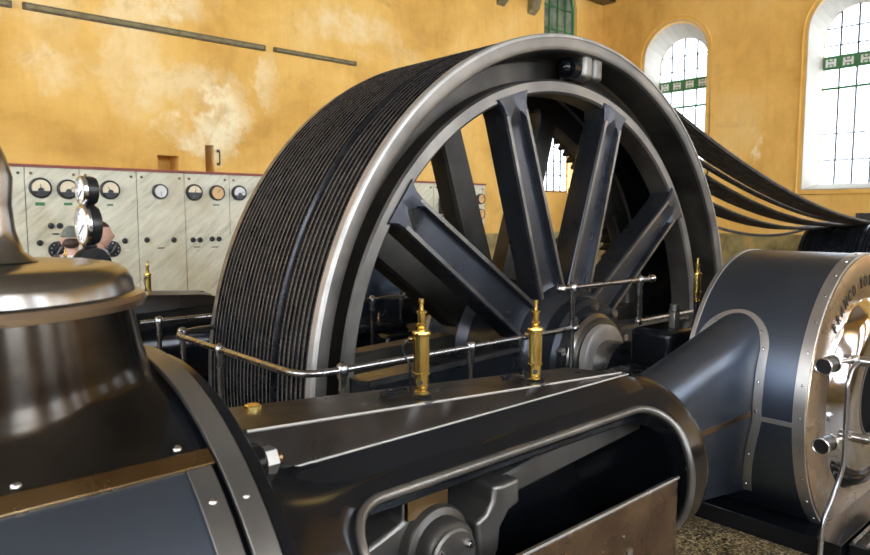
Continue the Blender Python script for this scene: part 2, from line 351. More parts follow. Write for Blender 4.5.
def window(axis, d, c, w, z0, ztop, bars_v, bars_h, m='knob', band=None, green_bar=None, light_dir=None, recess=0):
    """leaded window: frame, glazing bars, glass; d = plane of the glass"""
    win_n[0] += 1; name = 'window_%d' % win_n[0]
    def mk(u, v, dd=0): return (u, d+dd, v) if axis == 'y' else (d+dd, u, v)
    t = thing(name, None, None, mk(c, z0)); t['kind'] = 'structure'
    pts = arch(c, w, z0, ztop)
    bm = BM(); tube(bm, [mk(*p) for p in pts], .030, 6, closed=True); finish('window_frame', bm, 'bronze' if m == 'knob' else m, t)
    bm = BM(); r = w/2; zs = ztop-r
    for k in range(1, bars_v):
        u = c-r+w*k/bars_v; top = zs+sqrt(max(0, r*r-(u-c)**2)); tube(bm, [mk(u, z0), mk(u, top)], .020, 5)
    for v in bars_h:
        hw = r if v < zs else sqrt(max(0, r*r-(v-zs)**2)); tube(bm, [mk(c-hw, v), mk(c+hw, v)], .014, 5)
    finish('glazing_bars', bm, m, t)
    bm = BM(); bm.faces.new([bm.verts.new(mk(*p, .004)) for p in pts]); finish('glass_pane', bm, 'glass', t, smooth=False)
    if band:
        z, h = band; hw = r if z < zs else sqrt(max(0, r*r-(z-zs)**2)); bm = BM()
        if axis == 'x': box(bm, d-.02, d-.008, c-hw, c+hw, z-h/2, z+h/2)
        else: box(bm, c-hw, c+hw, d-.02, d-.008, z-h/2, z+h/2)
        bo = finish('green_band', bm, 'green', t, smooth=False)
        bm = BM(); n = bars_v
        for k in range(n):
            u = c-r+w*(k+.5)/n; s = h*.22
            for (a, b, e, f) in ((-1.6,-.9,-1.3,1.3),(.9,1.6,-1.3,1.3),(-.9,.9,-.4,.4),(-.5,.5,.7,1.3),(-.5,.5,-1.3,-.7)):
                if axis == 'x': box(bm, d-.026, d-.021, u+a*s, u+b*s, z+e*s, z+f*s)
                else: box(bm, u+a*s, u+b*s, d-.026, d-.021, z+e*s, z+f*s)
        finish('white_ornament', bm, 'white', bo, smooth=False)
    if green_bar:
        bm = BM()
        if axis == 'x': box(bm, d-.02, d-.005, c-r, c+r, green_bar-.022, green_bar+.022)
        else: box(bm, c-r, c+r, d-.02, d-.005, green_bar-.022, green_bar+.022)
        finish('green_rail', bm, 'green', t, smooth=False)
    if light_dir:                 # sky portal in the opening so that daylight is sampled well
        la = bpy.data.lights.new(name+'_daylight', 'AREA'); la.shape = 'RECTANGLE'; la.size = w; la.size_y = ztop-z0
        la.cycles.is_portal = True
        lo = bpy.data.objects.new(name+'_daylight', la); COL.objects.link(lo)
        lo.location = Vector(mk(c, (z0+ztop)/2)) + Vector((0,0,H)) - Vector(light_dir)*.03
        lo.rotation_euler = Vector(light_dir).to_track_quat('-Z', 'Z').to_euler()
    return t

# right wall with arched windows
RWIN = [7.43, 4.19, .95, -2.29]
holes = [('arch', (c, 1.40, .44, 3.93), (c+.03, 1.10, .56, 3.66)) for c in RWIN]
wall('wall_right', 'x', WX, WX+.5, RY0-.5, WY+.5, holes)
for i, c in enumerate(RWIN):
    window('x', WX+.46, c+.03, 1.12, .53, 3.68, 4, [.98, 1.45, 3.0, 3.3], band=(2.70, .24), green_bar=2.25, light_dir=(-1,0,0))
    bm = BM()                                    # thin moulded edging round the opening
    p0 = arch(c, 1.56, .36, 4.01); tube(bm, [(WX-.004, *p) for p in p0], .022, 6, closed=True)
    o = finish('trim_%d' % (i+1), bm, 'plaster'); o['kind'] = 'structure'
    bm = BM()                                    # white limewashed reveal
    A = [bm.verts.new((WX-.002, *p)) for p in arch(c, 1.40-.004, .442, 3.928)]; B = [bm.verts.new((WX+.44, *p)) for p in arch(c+.03, 1.115, .548, 3.672)]
    A2 = [bm.verts.new((WX-.002, *p)) for p in arch(c, 1.37, .457, 3.913)]; B2 = [bm.verts.new((WX+.44, *p)) for p in arch(c+.03, 1.095, .562, 3.655)]
    n = len(A)
    for i2 in range(n):
        j = (i2+1) % n
        bm.faces.new((A[i2], A[j], B[j], B[i2])); bm.faces.new((A2[i2], A2[j], B2[j], B2[i2])); bm.faces.new((A[i2], A[j], A2[j], A2[i2])); bm.faces.new((B[i2], B[j], B2[j], B2[i2]))
    o = finish('trim_reveal_%d' % (i+1), bm, 'reveal', smooth=False); o['kind'] = 'structure'
# far wall behind the switchboard
bwin = [((11.70, 1.10, .48, 1.80), (12.02, 1.50, .40, 2.0)), ((11.80, 1.10, 2.9, 4.85), (11.84, 1.08, 2.9, 4.84))]
wall('wall_back', 'y', WY, WY+.5, RX0-.5, WX+.5, [('arch', a, b) for a, b in bwin] + [('niche', 3.40, 3.68, .575, .78, .3), ('niche', 4.05, 4.18, .575, .955, .3)])
window('y', WY+.22, 11.80, 1.14, .50, 1.80, 5, [.85, 1.15, 1.45], light_dir=(0,-1,0))
uw = window('y', WY+.10, 11.82, 1.06, 2.94, 4.82, 4, [3.4, 3.85, 4.3], m='green')
bm = BM(); box(bm, 11.2, 12.4, WY+.13, WY+.16, 2.9, 4.9); finish('dark_backing_board', bm, 'dimboard', uw, smooth=False)  # opaque board added behind the glass so no bright sky shows
# front wall behind the viewer and left wall, both with tall arched windows
FWIN = [-3.2, -.1, 3.0, 6.1, 9.2, 12.0]
wall('wall_front', 'y', RY0, RY0-.5, RX0-.5, WX+.5, [('arch', (c, 1.7, .1, 4.6), (c, 1.6, .15, 4.5)) for c in FWIN])
for c in FWIN: window('y', RY0-.46, c, 1.62, .13, 4.52, 5, [.7, 1.3, 1.9, 3.3], band=(2.7, .24), light_dir=(0,1,0))
LWIN = [-2.6, .4, 3.4, 6.6]
wall('wall_left', 'x', RX0, RX0-.5, RY0-.5, WY+.5, [('arch', (c, 1.7, .1, 4.6), (c, 1.6, .15, 4.5)) for c in LWIN])
for c in LWIN: window('x', RX0-.46, c, 1.62, .13, 4.52, 5, [.7, 1.3, 1.9, 3.3], band=(2.7, .24), light_dir=(1,0,0))
bm = BM(); box(bm, RX0-.5, WX+.5, RY0-.5, WY+.5, CZ, CZ+.15); o = finish('ceiling', bm, 'ceiling', smooth=False); o['kind'] = 'structure'
# floor with the flywheel pit
PX0, PX1, PY0, PY1, PZ = 1.42, 6.55, 2.66, 4.32, -3.45
bm = BM()
for (a, b, c, d) in ((RX0,WX,RY0,PY0),(RX0,WX,PY1,WY),(RX0,PX0,PY0,PY1),(PX1,WX,PY0,PY1)): box(bm, a, b, c, d, FLOOR-.12, FLOOR)
o = finish('floor', bm, 'terrazzo', smooth=False); o['kind'] = 'structure'
bm = BM()
for (a, b, c, d, e, f) in ((PX0-.1,PX0,PY0,PY1,PZ,FLOOR-.12),(PX1,PX1+.1,PY0,PY1,PZ,FLOOR-.12),(PX0,PX1,PY0-.1,PY0,PZ,FLOOR-.12),(PX0,PX1,PY1,PY1+.1,PZ,FLOOR-.12),(PX0,PX1,PY0,PY1,PZ-.1,PZ)): box(bm, a, b, c, d, e, f)
o = finish('trim_flywheel_pit', bm, 'pit', smooth=False); o['kind'] = 'structure'

# wall fittings
for (a, za, b, zb, lab) in ((-.6,2.36,1.82,2.376,'short dark wall conduit ending at the upper left corner of the photo'),(1.93,2.37,4.98,2.39,'longest dark metal conduit running along the ochre wall above the switchboard'),(5.12,2.385,6.57,2.391,'dark metal conduit length on the ochre wall closest to the flywheel')):
    t = thing('wall_conduit', lab, 'conduit', ((a+b)/2, WY-.02, za))
    bm = BM(); box(bm, a, b, WY-.045, WY, za-.028, zb+.028); finish('channel', bm, 'conduit', t, smooth=False)
    bm = BM(); box(bm, a+.03, b-.03, WY-.052, WY-.045, za-.010, zb+.010); finish('cover_strip', bm, 'niche', t, smooth=False)
t = thing('niche_handle', 'small black bar handle on the wall beside the narrow niche', 'handle', (4.235, WY-.02, .68))
bm = BM(); tube(bm, bend([(4.235, WY, .70), (4.235, WY-.05, .70), (4.235, WY-.05, .88), (4.235, WY, .88)], .02), .010, 6); finish('grip', bm, 'knob', t)
for z in (.68, .86): bm = BM(); box(bm, 4.215, 4.255, WY-.008, WY, z, z+.04); finish('mounting_plate', bm, 'knob', t, smooth=False)
t = thing('wall_girder', 'dark crane girder along the top of the far wall', 'beam', (9, WY-.2, 4.6))
bm = BM(); box(bm, 4.5, WX, WY-.34, WY-.02, 4.60, 4.66); box(bm, 4.5, WX, WY-.21, WY-.15, 4.66, 4.95); box(bm, 4.5, WX, WY-.34, WY-.02, 4.95, 5.0); finish('flanged_beam', bm, 'casting', t, smooth=False)
for k, (x, lab) in enumerate(((9.95,'left grey corbel bracket high on the far wall above the flywheel'),(10.85,'right grey corbel bracket high on the far wall beside the upper window'))):
    t = thing('corbel_bracket', lab, 'bracket', (x, WY-.1, 4.0), 'corbel brackets under the girder')
    bm = BM(); prism(bm, [(WY, 4.60), (WY-.32, 4.60), (WY-.30, 4.50), (WY-.20, 4.30), (WY-.14, 4.05), (WY, 3.95)], 'x', x-.11, x+.11); finish('corbel', bm, 'niche', t, smooth=False, bevel=.01)
    bm = BM(); box(bm, x-.13, x+.13, WY-.34, WY, 4.56, 4.60); finish('cap_plate', bm, 'niche', t, smooth=False)
t = thing('metal_gate', 'open black metal lattice gate standing before the far wall under the window', 'gate', (12.1, WY-.2, FLOOR))
bm = BM()
for x in (11.92, 12.32): box(bm, x-.02, x+.02, WY-.22, WY-.18, FLOOR, .56)
for z in (-1.7, -.9, -.30, .12, .54): box(bm, 11.92, 12.32, WY-.215, WY-.185, z-.02, z+.02)
finish('gate_frame', bm, 'knob', t, smooth=False)
bm = BM()
for x in (12.02, 12.12, 12.22): box(bm, x-.008, x+.008, WY-.208, WY-.192, FLOOR+.05, .54)
finish('gate_bars', bm, 'knob', t, smooth=False)
t = thing('dark_cabinet', 'low dark cabinet against the right wall below the arched window', 'cabinet', (13.05, 2.9, FLOOR))
bm = BM(); box(bm, 12.85, 13.24, 1.6, 3.86, FLOOR, .03); finish('cabinet_body', bm, 'knob', t, smooth=False, bevel=.01)
for y in (2.0, 2.75, 3.48):
    bm = BM(); box(bm, 12.825, 12.85, y-.33, y+.33, FLOOR+.1, -.06); d = finish('door', bm, 'casting', t, smooth=False, bevel=.008)
    bm = BM(); tube(bm, [(12.80, y+.27, -.7), (12.80, y+.27, -.5)], .012, 6); finish('door_handle', bm, 'steel', d)

# ------------------------------------------------------------------ switchboard
PYF = 9.0                                         # face of the marble
bm = BM(); box(bm, -.1, 9.36, PYF-.03, PYF+.10, .545, .575); o = finish('switchboard_top_rail', bm, 'redtrim', smooth=False)
set_props(o, 'long dark red top rail capping the whole row of marble switchboard panels', 'rail')
bm = BM(); box(bm, -.1, 9.36, PYF+.02, PYF+.18, FLOOR, -1.12); o = finish('switchboard_plinth', bm, 'knob', smooth=False)
set_props(o, 'black plinth under the whole row of marble switchboard panels', 'plinth')
def meter(par, x, z, r, kind, needle=None):
    yf = PYF
    ring = 'knob'; bm = BM()
    lathe(bm, [(0,0),(r*1.10,0),(r*1.12,.025),(r*1.05,.055),(r*.90,.06),(r*.88,.048)], (x, yf, z), (0,-1,0), 32)
    mt = finish('meter', bm, ring, par)
    dm = {'a': 'ivory', 'b': 'white', 'c': 'orange', 'w': 'white', 'k': 'ivory'}[kind]
    bm = BM(); lathe(bm, [(0,.049),(r*.885,.049)], (x, yf, z), (0,-1,0), 32); dial = finish('dial', bm, dm, mt, smooth=False)
    if kind in 'akw':
        bm = BM(); a0, a1 = (R(202), R(338)) if kind != 'k' else (R(180), R(360))
        pts = [(x+r*.87*cos(a0+(a1-a0)*i/16), z+r*.87*sin(a0+(a1-a0)*i/16)) for i in range(17)]
        prism(bm, pts, 'y', yf-.054, yf-.050)
        bmp = [(x+.32*r*cos(R(180*i/8)), z-.32*r+.36*r*sin(R(180*i/8))) for i in range(9)]
        prism(bm, bmp, 'y', yf-.0545, yf-.0495); finish('lower_mask', bm, 'knob', mt, smooth=False)
    ang = R(needle if needle is not None else 60)
    bm = BM(); z0 = z-(.2*r if kind in 'akw' else 0)
    tube(bm, [(x, yf-.056, z0), (x+.62*r*cos(ang), yf-.056, z0+.62*r*sin(ang))], .0035, 4); finish('needle', bm, 'knob', mt)
    return mt
def knobs(par, pts, r=.030):
    for (x, z) in pts:
        bm = BM(); lathe(bm, [(0,0),(r*1.2,0),(r*1.2,.008),(r*.8,.012),(r*.85,.04),(r*.6,.05),(0,.05)], (x, PYF, z), (0,-1,0), 16); finish('switch_knob', bm, 'knob', par)
def rotary(par, x, z, r=.10):
    bm = BM(); lathe(bm, [(0,0),(r,0),(r,.02),(r*.96,.026),(r*.3,.028),(r*.25,.06),(0,.06)], (x, PYF, z), (0,-1,0), 28); d = finish('rheostat_dial', bm, 'knob', par)
    bm = BM()
    for k in range(9):
        a = R(-60+k*37); cyl(bm, (x+r*.72*cos(a), PYF-.024, z+r*.72*sin(a)), (x+r*.72*cos(a), PYF-.034, z+r*.72*sin(a)), .010, 8)
    tube(bm, [(x-.05*cos(1), PYF-.062, z-.05*sin(1)), (x+.07*cos(1), PYF-.062, z+.07*sin(1))], .008, 6); finish('contact_studs', bm, 'steel', d)
def plate(par, x, z, w, h, m):
    bm = BM(); box(bm, x-w/2, x+w/2, PYF-.006, PYF, z-h/2, z+h/2); finish('name_plate', bm, m, par, smooth=False)
edges = [-.03, .59, 1.21, 1.821, 2.397, 3.055, 3.665, 4.292, 4.92, 5.55, 6.18, 6.81, 7.44, 8.07, 8.72, 9.355]
labels = {3:'leftmost marble panel with two round meters side by side', 2:'marble panel at the left photo border left of the two-meter panel', 4:'brownish stained marble panel behind the woman and the pressure gauges',
  5:'marble switchboard panel with a single white-faced meter', 6:'marble panel with one black meter and one amber meter side by side', 7:'marble panel partly hidden by the left edge of the flywheel, white-faced meter'}
for i in range(1, 15):
    x0, x1 = edges[i]+.004, edges[i+1]-.004
    lab = labels.get(i, 'plain marble switchboard panel glimpsed between the flywheel spokes')
    if i == 14: lab = 'last marble panel at the right end of the switchboard, two amber meters'
    if i == 13: lab = 'marble panel second from the right end, black switch, seen between spokes'
    if i == 1: lab = 'marble switchboard panel hidden at far left beyond the dome'
    t = thing('marble_panel', lab, 'switchboard panel', ((x0+x1)/2, PYF+.02, -1.12), 'marble panels of the switchboard')
    bm = BM(); box(bm, x0, x1, PYF, PYF+.04, -1.12, .545); finish('marble_slab', bm, 'marble', t, smooth=False, bevel=.004, seg=1)
    for x in (x0+.06, x1-.06):
        bm = BM(); lathe(bm, [(0,0),(.018,0),(.016,.008),(.008,.013),(0,.014)], (x, PYF, .474), (0,-1,0), 10); finish('screw', bm, 'bronze', t)
    if i == 2: knobs(t, [(1.686,-.33),(1.40,-.33)]); meter(t, 1.5, .30, .105, 'a', 70)
    if i == 3:
        meter(t, 1.973, .308, .108, 'a', 95); meter(t, 2.261, .300, .105, 'a', 40); plate(t, 1.964, .125, .10, .04, 'green'); plate(t, 2.259, .127, .09, .03, 'green')
        knobs(t, [(2.067,-.13),(2.162,-.13),(1.943,-.326)]); rotary(t, 2.128, -.413, .105); plate(t, 2.115, -.225, .08, .018, 'knob')
    if i == 4:
        meter(t, 2.73, .303, .105, 'a', 120); plate(t, 2.729, .12, .07, .02, 'green'); knobs(t, [(2.888,-.326)]); rotary(t, 2.73, -.421, .10); plate(t, 2.908, -.44, .06, .015, 'white')
    if i == 5:
        meter(t, 3.338, .298, .088, 'b', -80); knobs(t, [(3.157,-.32),(3.503,-.329)]); plate(t, 3.331, -.428, .08, .015, 'knob'); plate(t, 3.32, .12, .12, .035, 'marble')
    if i == 6:
        meter(t, 3.785, .295, .100, 'k', 80); meter(t, 4.105, .295, .095, 'c', 60); plate(t, 4.093, .133, .09, .018, 'green')
        knobs(t, [(3.758,-.335),(3.854,-.337),(4.022,-.328),(4.122,-.33)]); plate(t, 3.809, -.43, .09, .012, 'knob'); plate(t, 4.062, -.438, .09, .012, 'knob')
    if i == 7: meter(t, 4.424, .301, .095, 'w', 30); knobs(t, [(4.45,-.33),(4.55,-.33)])
    if i in (8,9,10,11,12): knobs(t, [(x0+.15,-.33),(x1-.15,-.33)])
    if i in (12,): meter(t, (x0+x1)/2, .14, .10, 'b', 50)
    if i == 13:
        bm = BM(); box(bm, 8.18, 8.36, PYF-.12, PYF, .02, .30); finish('switch_block', bm, 'knob', t, smooth=False, bevel=.02)
        meter(t, 8.27, -.12, .10, 'c', 50)
    if i == 14: meter(t, 9.22, .292, .09, 'c', 50); meter(t, 9.22, .015, .09, 'c', 100)

# ------------------------------------------------------------------ the flywheel and its ropes
WCX, WCZ, WR = 3.975, -1.013, 2.20
Y0, Y1 = 2.882, 4.082
root = thing('flywheel', 'huge dark spoked flywheel with grooved rim at the centre', 'flywheel', (WCX, (Y0+Y1)/2, WCZ-WR))
gro = [Y0+.075+k*.0455 for k in range(7)] + [Y0+.075+7*.0455+.035+k*.0435 for k in range(17)]
prof = [(2.135, 0), (2.195, .004), (2.205, .012), (2.205, .050)]
for g in gro:
    h = (.0455 if g < Y0+.39 else .0435)/2
    prof += [(2.204, g-Y0-h+.0026), (2.168, g-Y0-h*.6), (2.158, g-Y0), (2.168, g-Y0+h*.6), (2.204, g-Y0+h-.0026)]
prof.insert(4+5*7, (2.16, (gro[6]+gro[7])/2-Y0)); prof += [(2.205, 1.175), (2.20, 1.2), (2.13, 1.2), (2.11, 1.17), (2.11, .95), (2.09, .93), (1.90, .93), (1.885, .915), (1.885, .825), (1.90, .81), (2.09, .81), (2.11, .79),
         (2.11, .36), (2.09, .34), (1.865, .34), (1.845, .32), (1.845, .15), (1.86, .135), (1.925, .135), (1.94, .15), (1.945, .27), (2.07, .275), (2.09, .26), (2.10, .03), (2.11, .010)]
bm = BM(); lathe(bm, prof, (WCX, Y0, WCZ), (0,1,0), 180, closed=True); rim = finish('grooved_rim', bm, 'greysteel', root, angle=30)
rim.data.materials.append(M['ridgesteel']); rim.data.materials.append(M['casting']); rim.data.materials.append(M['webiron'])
for f in rim.data.polygons:
    c = f.center; rr_ = math.hypot(c.x, c.z-WR); yy = c.y+(Y1-Y0)/2
    if rr_ > 2.14 and .06 < yy < 1.17:
        top = rr_ > 2.199 and abs(f.normal.y) < .3; gap = .372 < yy < .423
        f.material_index = 1 if (top and not gap) else 2
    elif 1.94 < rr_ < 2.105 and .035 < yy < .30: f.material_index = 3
# polished outer edge and dark inner edge as their own rings
bm = BM(); lathe(bm, [(2.185,-.003),(2.2,.0),(2.2085,.008),(2.2085,.050),(2.190,.050),(2.185,.01)], (WCX, Y0, WCZ), (0,1,0), 180, closed=True); finish('polished_edge', bm, 'landsteel', rim, angle=30)
bm = BM(); lathe(bm, [(2.109,.37),(2.109,.78),(2.100,.78),(2.100,.37)], (WCX, Y0, WCZ), (0,1,0), 120, closed=True); finish('rim_lining', bm, 'black_enamel', rim)
bm = BM(); n = 150; yb = Y0+1.10
for k in range(n):                                # internal barring teeth on the far edge
    a = 2*pi*k/n; mtx = Matrix.Translation((WCX, 0, WCZ)) @ Matrix.Rotation(-a, 4, 'Y')
    vs = [mtx @ Vector(p) for p in ((2.12,yb-.08,-.022),(2.12,yb-.08,.022),(2.12,yb+.08,.022),(2.12,yb+.08,-.022),(2.03,yb-.08,-.012),(2.03,yb-.08,.012),(2.03,yb+.08,.012),(2.03,yb+.08,-.012))]
    vv = [bm.verts.new(p) for p in vs]
    for f in ((4,5,6,7),(0,4,7,3),(1,2,6,5),(0,1,5,4),(3,7,6,2)): bm.faces.new([vv[i] for i in f])
finish('barring_teeth', bm, 'spokeback', rim, smooth=False)
def spoke(ang, ys, depth, w0, w1, ra, rb, panel, m, name='spoke'):
    """ys: near face, panel: recessed front panel"""
    rot = Matrix.Translation((WCX, 0, WCZ)) @ Matrix.Rotation(-ang, 4, 'Y')
    bm = BM(); N = 26; rings = []
    def sec(r):
        t = (r-ra)/(rb-ra); w = w0+(w1-w0)*t
        if t > .93: w += (t-.93)/.07*.09*((t-.93)/.07)
        if t < .08: w += ((.08-t)/.08)**2*.10
        return w/2
    for i in range(N+1):
        t = i/N; r = ra+(rb-ra)*t; h = sec(r); c = .012 if panel else .02
        rec = 0
        if panel:
            e = min((t-.05)/.05, (.93-t)/.05); rec = .045*max(0, min(1, e))
            hp = h-.036
            if e < 1: hp *= sqrt(max(0, 1-(1-max(0, e))**2)) if e > 0 else 0
            hp = max(hp, .004)
        y = ys
        P = [(-h, y+depth-c), (-h, y+c), (-h+c, y)]
        if panel: P += [(-hp-.010, y), (-hp+.006 if hp > .01 else -.002, y+rec), (hp-.006 if hp > .01 else .002, y+rec), (hp+.010, y)]
        else: P += [(-h*.5, y), (-h*.2, y), (h*.2, y), (h*.5, y)]
        P += [(h-c, y), (h, y+c), (h, y+depth-c), (h-c, y+depth), (-h+c, y+depth)]
        rings.append([bm.verts.new(rot @ Vector((r, q[1], q[0]))) for q in P])
    bridge(bm, rings, cap0=True, cap1=True)
    o = finish(name, bm, m, root, angle=32)
    if panel:
        for sd in (-1, 1):
            eb = BM(); rr = []
            for i in range(2, N-1):
                t = i/N; r = ra+(rb-ra)*t; h = sec(r)*sd
                rr.append([eb.verts.new(rot @ Vector((r, y, z))) for y, z in ((ys-.002, h-.008*sd), (ys-.002, h-.033*sd), (ys+.012, h-.034*sd), (ys+.012, h-.008*sd))])
            bridge(eb, rr, cap0=True, cap1=True); finish('edge_highlight', eb, 'spokeedge', o, smooth=False)  # pale strips paint the highlight of the polished flange edges
    return o
for k in range(10):
    a = R(0.5+36*k)
    spoke(a, Y0+.12, .20, .285, .225, .36, 1.875, True, M['spoke'])
for k in range(10):
    a = R(0.5+36*k)
    spoke(a, Y0+.76, .18, .27, .22, .36, 1.91, False, M['spokeback'])
bm = BM(); lathe(bm, [(.21,-.10),(.40,-.10),(.43,-.07),(.44,.02),(.50,.08),(.52,.14),(.52,.40),(.46,.44),(.46,.68),(.52,.74),(.52,.92),(.46,1.0),(.43,1.12),(.21,1.12)], (WCX, Y0, WCZ), (0,1,0), 64, closed=True)
hub = finish('hub', bm, 'spoke', root)
bm = BM(); lathe(bm, [(.21,-.155),(.31,-.155),(.335,-.13),(.335,-.09),(.21,-.09)], (WCX, Y0, WCZ), (0,1,0), 56, closed=True); finish('hub_face_ring', bm, 'lid', hub)
for k in range(10):
    a = R(18.5+36*k); x, z = WCX+.385*cos(a), WCZ+.385*sin(a); bm = BM(); hexnut(bm, (x, Y0-.098, z), (0,-1,0), .030, .04); finish('hub_nut', bm, 'steel', hub)
for k, (a, y) in enumerate(((88.5, Y0+.03), (88.5, Y0+.36), (268.5, Y0+.03), (268.5, Y0+.36))):    # clamp lugs joining the rim halves
    mtx = Matrix.Translation((WCX, 0, WCZ)) @ Matrix.Rotation(-R(a), 4, 'Y'); bm = BM()
    for s in (-1, 1):
        vs = box(bm, 1.95, 2.12, y, y+.24, -.085 if s > 0 else -.20, .02 if s > 0 else -.092)
    bmesh.ops.transform(bm, matrix=mtx, verts=bm.verts); lug = finish('rim_clamp', bm, 'greysteel', root, bevel=.03, seg=3)
    bm = BM(); p = mtx @ Vector((2.02, y+.09, .02)); q = mtx @ Vector((2.02, y+.09, .10)); cyl(bm, p, q, .070, 24)
    finish('clamp_bolt', bm, 'black_enamel', lug)
    bm = BM(); p2 = mtx @ Vector((2.02, y+.09, .12)); sphere(bm, p2, .045, n=16); finish('bolt_end', bm, 'black_enamel', lug); bm = BM()
    p = mtx @ Vector((2.02, y+.09, -.20)); q = mtx @ Vector((2.02, y+.09, -.25)); cyl(bm, p, q, .045, 6); finish('clamp_bolt', bm, 'black_enamel', lug)
# shaft
bm = BM(); cyl(bm, (WCX, 1.95, WCZ), (WCX, 5.0, WCZ), .165, 48); sh = finish('crankshaft', bm, 'steel'); set_props(sh, 'thick horizontal steel shaft through the flywheel hub', 'shaft')

# driven pulley
PCX, PCZ, PR = 11.75, -.93, .80
M_pul = 'spoke'
t = thing('grooved_pulley', 'black grooved rope pulley near the right wall', 'pulley', (PCX, 3.48, PCZ-PR))
prof = [(.70, .02)] + [(PR+.012, .02)]
for g in gro: prof += [(PR+.012, g-Y0-.019), (PR-.022, g-Y0), (PR+.012, g-Y0+.016)]
prof += [(PR+.012, 1.19), (.70, 1.19)]
bm = BM(); lathe(bm, prof, (PCX, Y0, PCZ), (0,1,0), 72, closed=True); finish('pulley_rim', bm, M_pul, t, angle=20)
for k in range(6):
    a = 2*pi*k/6+.2; bm = BM(); cyl(bm, (PCX+.12*cos(a), 3.48, PCZ+.12*sin(a)), (PCX+.72*cos(a), 3.48, PCZ+.72*sin(a)), .06, 12); finish('spoke', bm, 'casting', t)
bm = BM(); cyl(bm, (PCX, 3.0, PCZ), (PCX, 3.96, PCZ), .16, 24); cyl(bm, (PCX, 2.5, PCZ), (PCX, 4.6, PCZ), .07, 20); finish('hub', bm, 'casting', t)
for (y, lab) in ((2.6,'pulley bearing pedestal on the camera side of the grooved pulley'),(4.5,'pulley bearing pedestal on the far side of the grooved pulley')):
    t2 = thing('pulley_pedestal', lab, 'bearing', (PCX, y, FLOOR))
    bm = BM(); prism(bm, [(PCX-.4,FLOOR),(PCX+.4,FLOOR),(PCX+.22,-1.0),(PCX-.22,-1.0)], 'y', y-.14, y+.14); finish('pedestal', bm, 'casting', t2, smooth=False, bevel=.02)
    bm = BM(); lathe(bm, [(0,-.15),(.19,-.15),(.19,.15),(0,.15)], (PCX, y, PCZ), (0,1,0), 28); finish('bearing_cap', bm, 'casting', t2, bevel=.01)

# ropes : from the pit bottom, round the rim, over to the pulley
def rope_path(y, sag, rr):
    pts = []; PT = Vector((PCX, y, PCZ+PR+.004)); best = None
    rs = WR-.0215
    a = R(262); th = R(70)
    # straight sagging span: parabola from pulley top to the tangent point at angle th
    k = 64
    # choose tangent angle so the slope of the span matches the rim
    for d in range(60, 100):
        t0 = R(d-10); x0, z0 = WCX+rs*cos(t0), WCZ+rs*sin(t0)
        L = PT.x-x0; slope_end = (z0-PT.z)/L
        # z = PT.z + A u^2 + B u, u = distance from the pulley / L
        B = -sag; A = (z0-PT.z)-B; sl = (2*A+B)/L
        want = cos(t0)/sin(t0); e = abs(sl-want)
        if best is None or e < best[0]: best = (e, t0, A, B, L)
    _, t0, A, B, L = best
    n = 110
    for i in range(n+1):
        an = R(266)+(t0-R(266))*i/n; pts.append((WCX+rs*cos(an), y, WCZ+rs*sin(an)))
    for i in range(1, 31):
        u = 1-i/30; pts.append((PT.x-L*u, y, PT.z+A*u*u+B*u))
    for i in range(1, 12):
        an = R(90-i*14); pts.append((PCX+(PR+.004)*cos(an), y, PCZ+(PR+.004)*sin(an)))
    return pts
for k, g in enumerate(gro):
    s = .05+.02*random.random()
    if k < 9: grp = 'taut drive ropes on the near side of the flywheel'; lab = 'taut dark braided drive rope in the near band of ropes on the flywheel'
    elif k < 16: grp = 'drive ropes in the middle of the flywheel rim'; s += .28; lab = 'dark braided drive rope in the middle band of ropes on the flywheel rim'
    elif k < 23: grp = 'slacker drive ropes on the far side of the flywheel'; s += .62; lab = 'slacker dark braided drive rope in the far band on the flywheel rim'
    else: grp = None; s += 1.15; lab = 'slackest single drive rope hanging lowest, on the far edge of the flywheel'
    if k == 0: lab = 'nearest drive rope, beside the polished edge of the flywheel'; grp = None
    bm = BM(); tube(bm, rope_path(g, s, .0195), .0188, 8, uv=True)
    o = finish('drive_rope', bm, 'rope'); set_props(o, lab, 'rope', grp)

# ------------------------------------------------------------------ the near engine
EY, EZ = 1.573, -1.012
def srf(x, ang, r): return Vector((x, EY-r*cos(ang), EZ+r*sin(ang)))
# --- steam cylinder with steam chest dome
cylr = thing('steam_cylinder', 'foreground black steam cylinder with round dome and steel bands, left of the frame', 'steam engine cylinder', (-.2, EY, FLOOR))
X0, X1 = -1.0, .568
bm = BM(); lathe(bm, [(0,0),(.695,0),(.695,X1-X0-.03),(.68,X1-X0),(0,X1-X0)], (X0, EY, EZ), (1,0,0), 120); finish('barrel', bm, 'black_enamel', cylr)
def shell(x0, x1, a0, a1, r, th=.006, n=60):
    bm = BM(); A = []; 
    for i in range(n+1):
        a = a0+(a1-a0)*i/n
        A.append([bm.verts.new(srf(x, a, q)) for (x, q) in ((x0, r), (x1, r), (x1, r-th), (x0, r-th))])
    bridge(bm, A, cyclic=True, cap0=True, cap1=True); return bm
finish('lagging_sheet', shell(X0+.02, .495, R(-75), R(53.6), .705), 'blued', cylr, label='blued steel lagging sheet')
finish('brass_strip', shell(X0+.02, .508, R(53.4), R(56.3), .7125, .010, 4), 'bronze', cylr, bevel=.002, label='bronze longitudinal strip')
finish('steel_band', shell(.455, .500, R(-75), R(53.4), .7115, .010), 'greysteel', cylr, bevel=.0015, label='inner grey steel band')
finish('steel_band', shell(.513, .560, R(-75), R(180), .7135, .012), 'greysteel', cylr, bevel=.002, label='outer dark steel band around the end')
bm = BM(); lathe(bm, [(.40,.0),(.683,.0),(.690,.006),(.690,.028),(.680,.036),(.55,.038),(.40,.038)], (X1, EY, EZ), (1,0,0), 120, closed=True); finish('end_flange', bm, 'black_enamel', cylr)
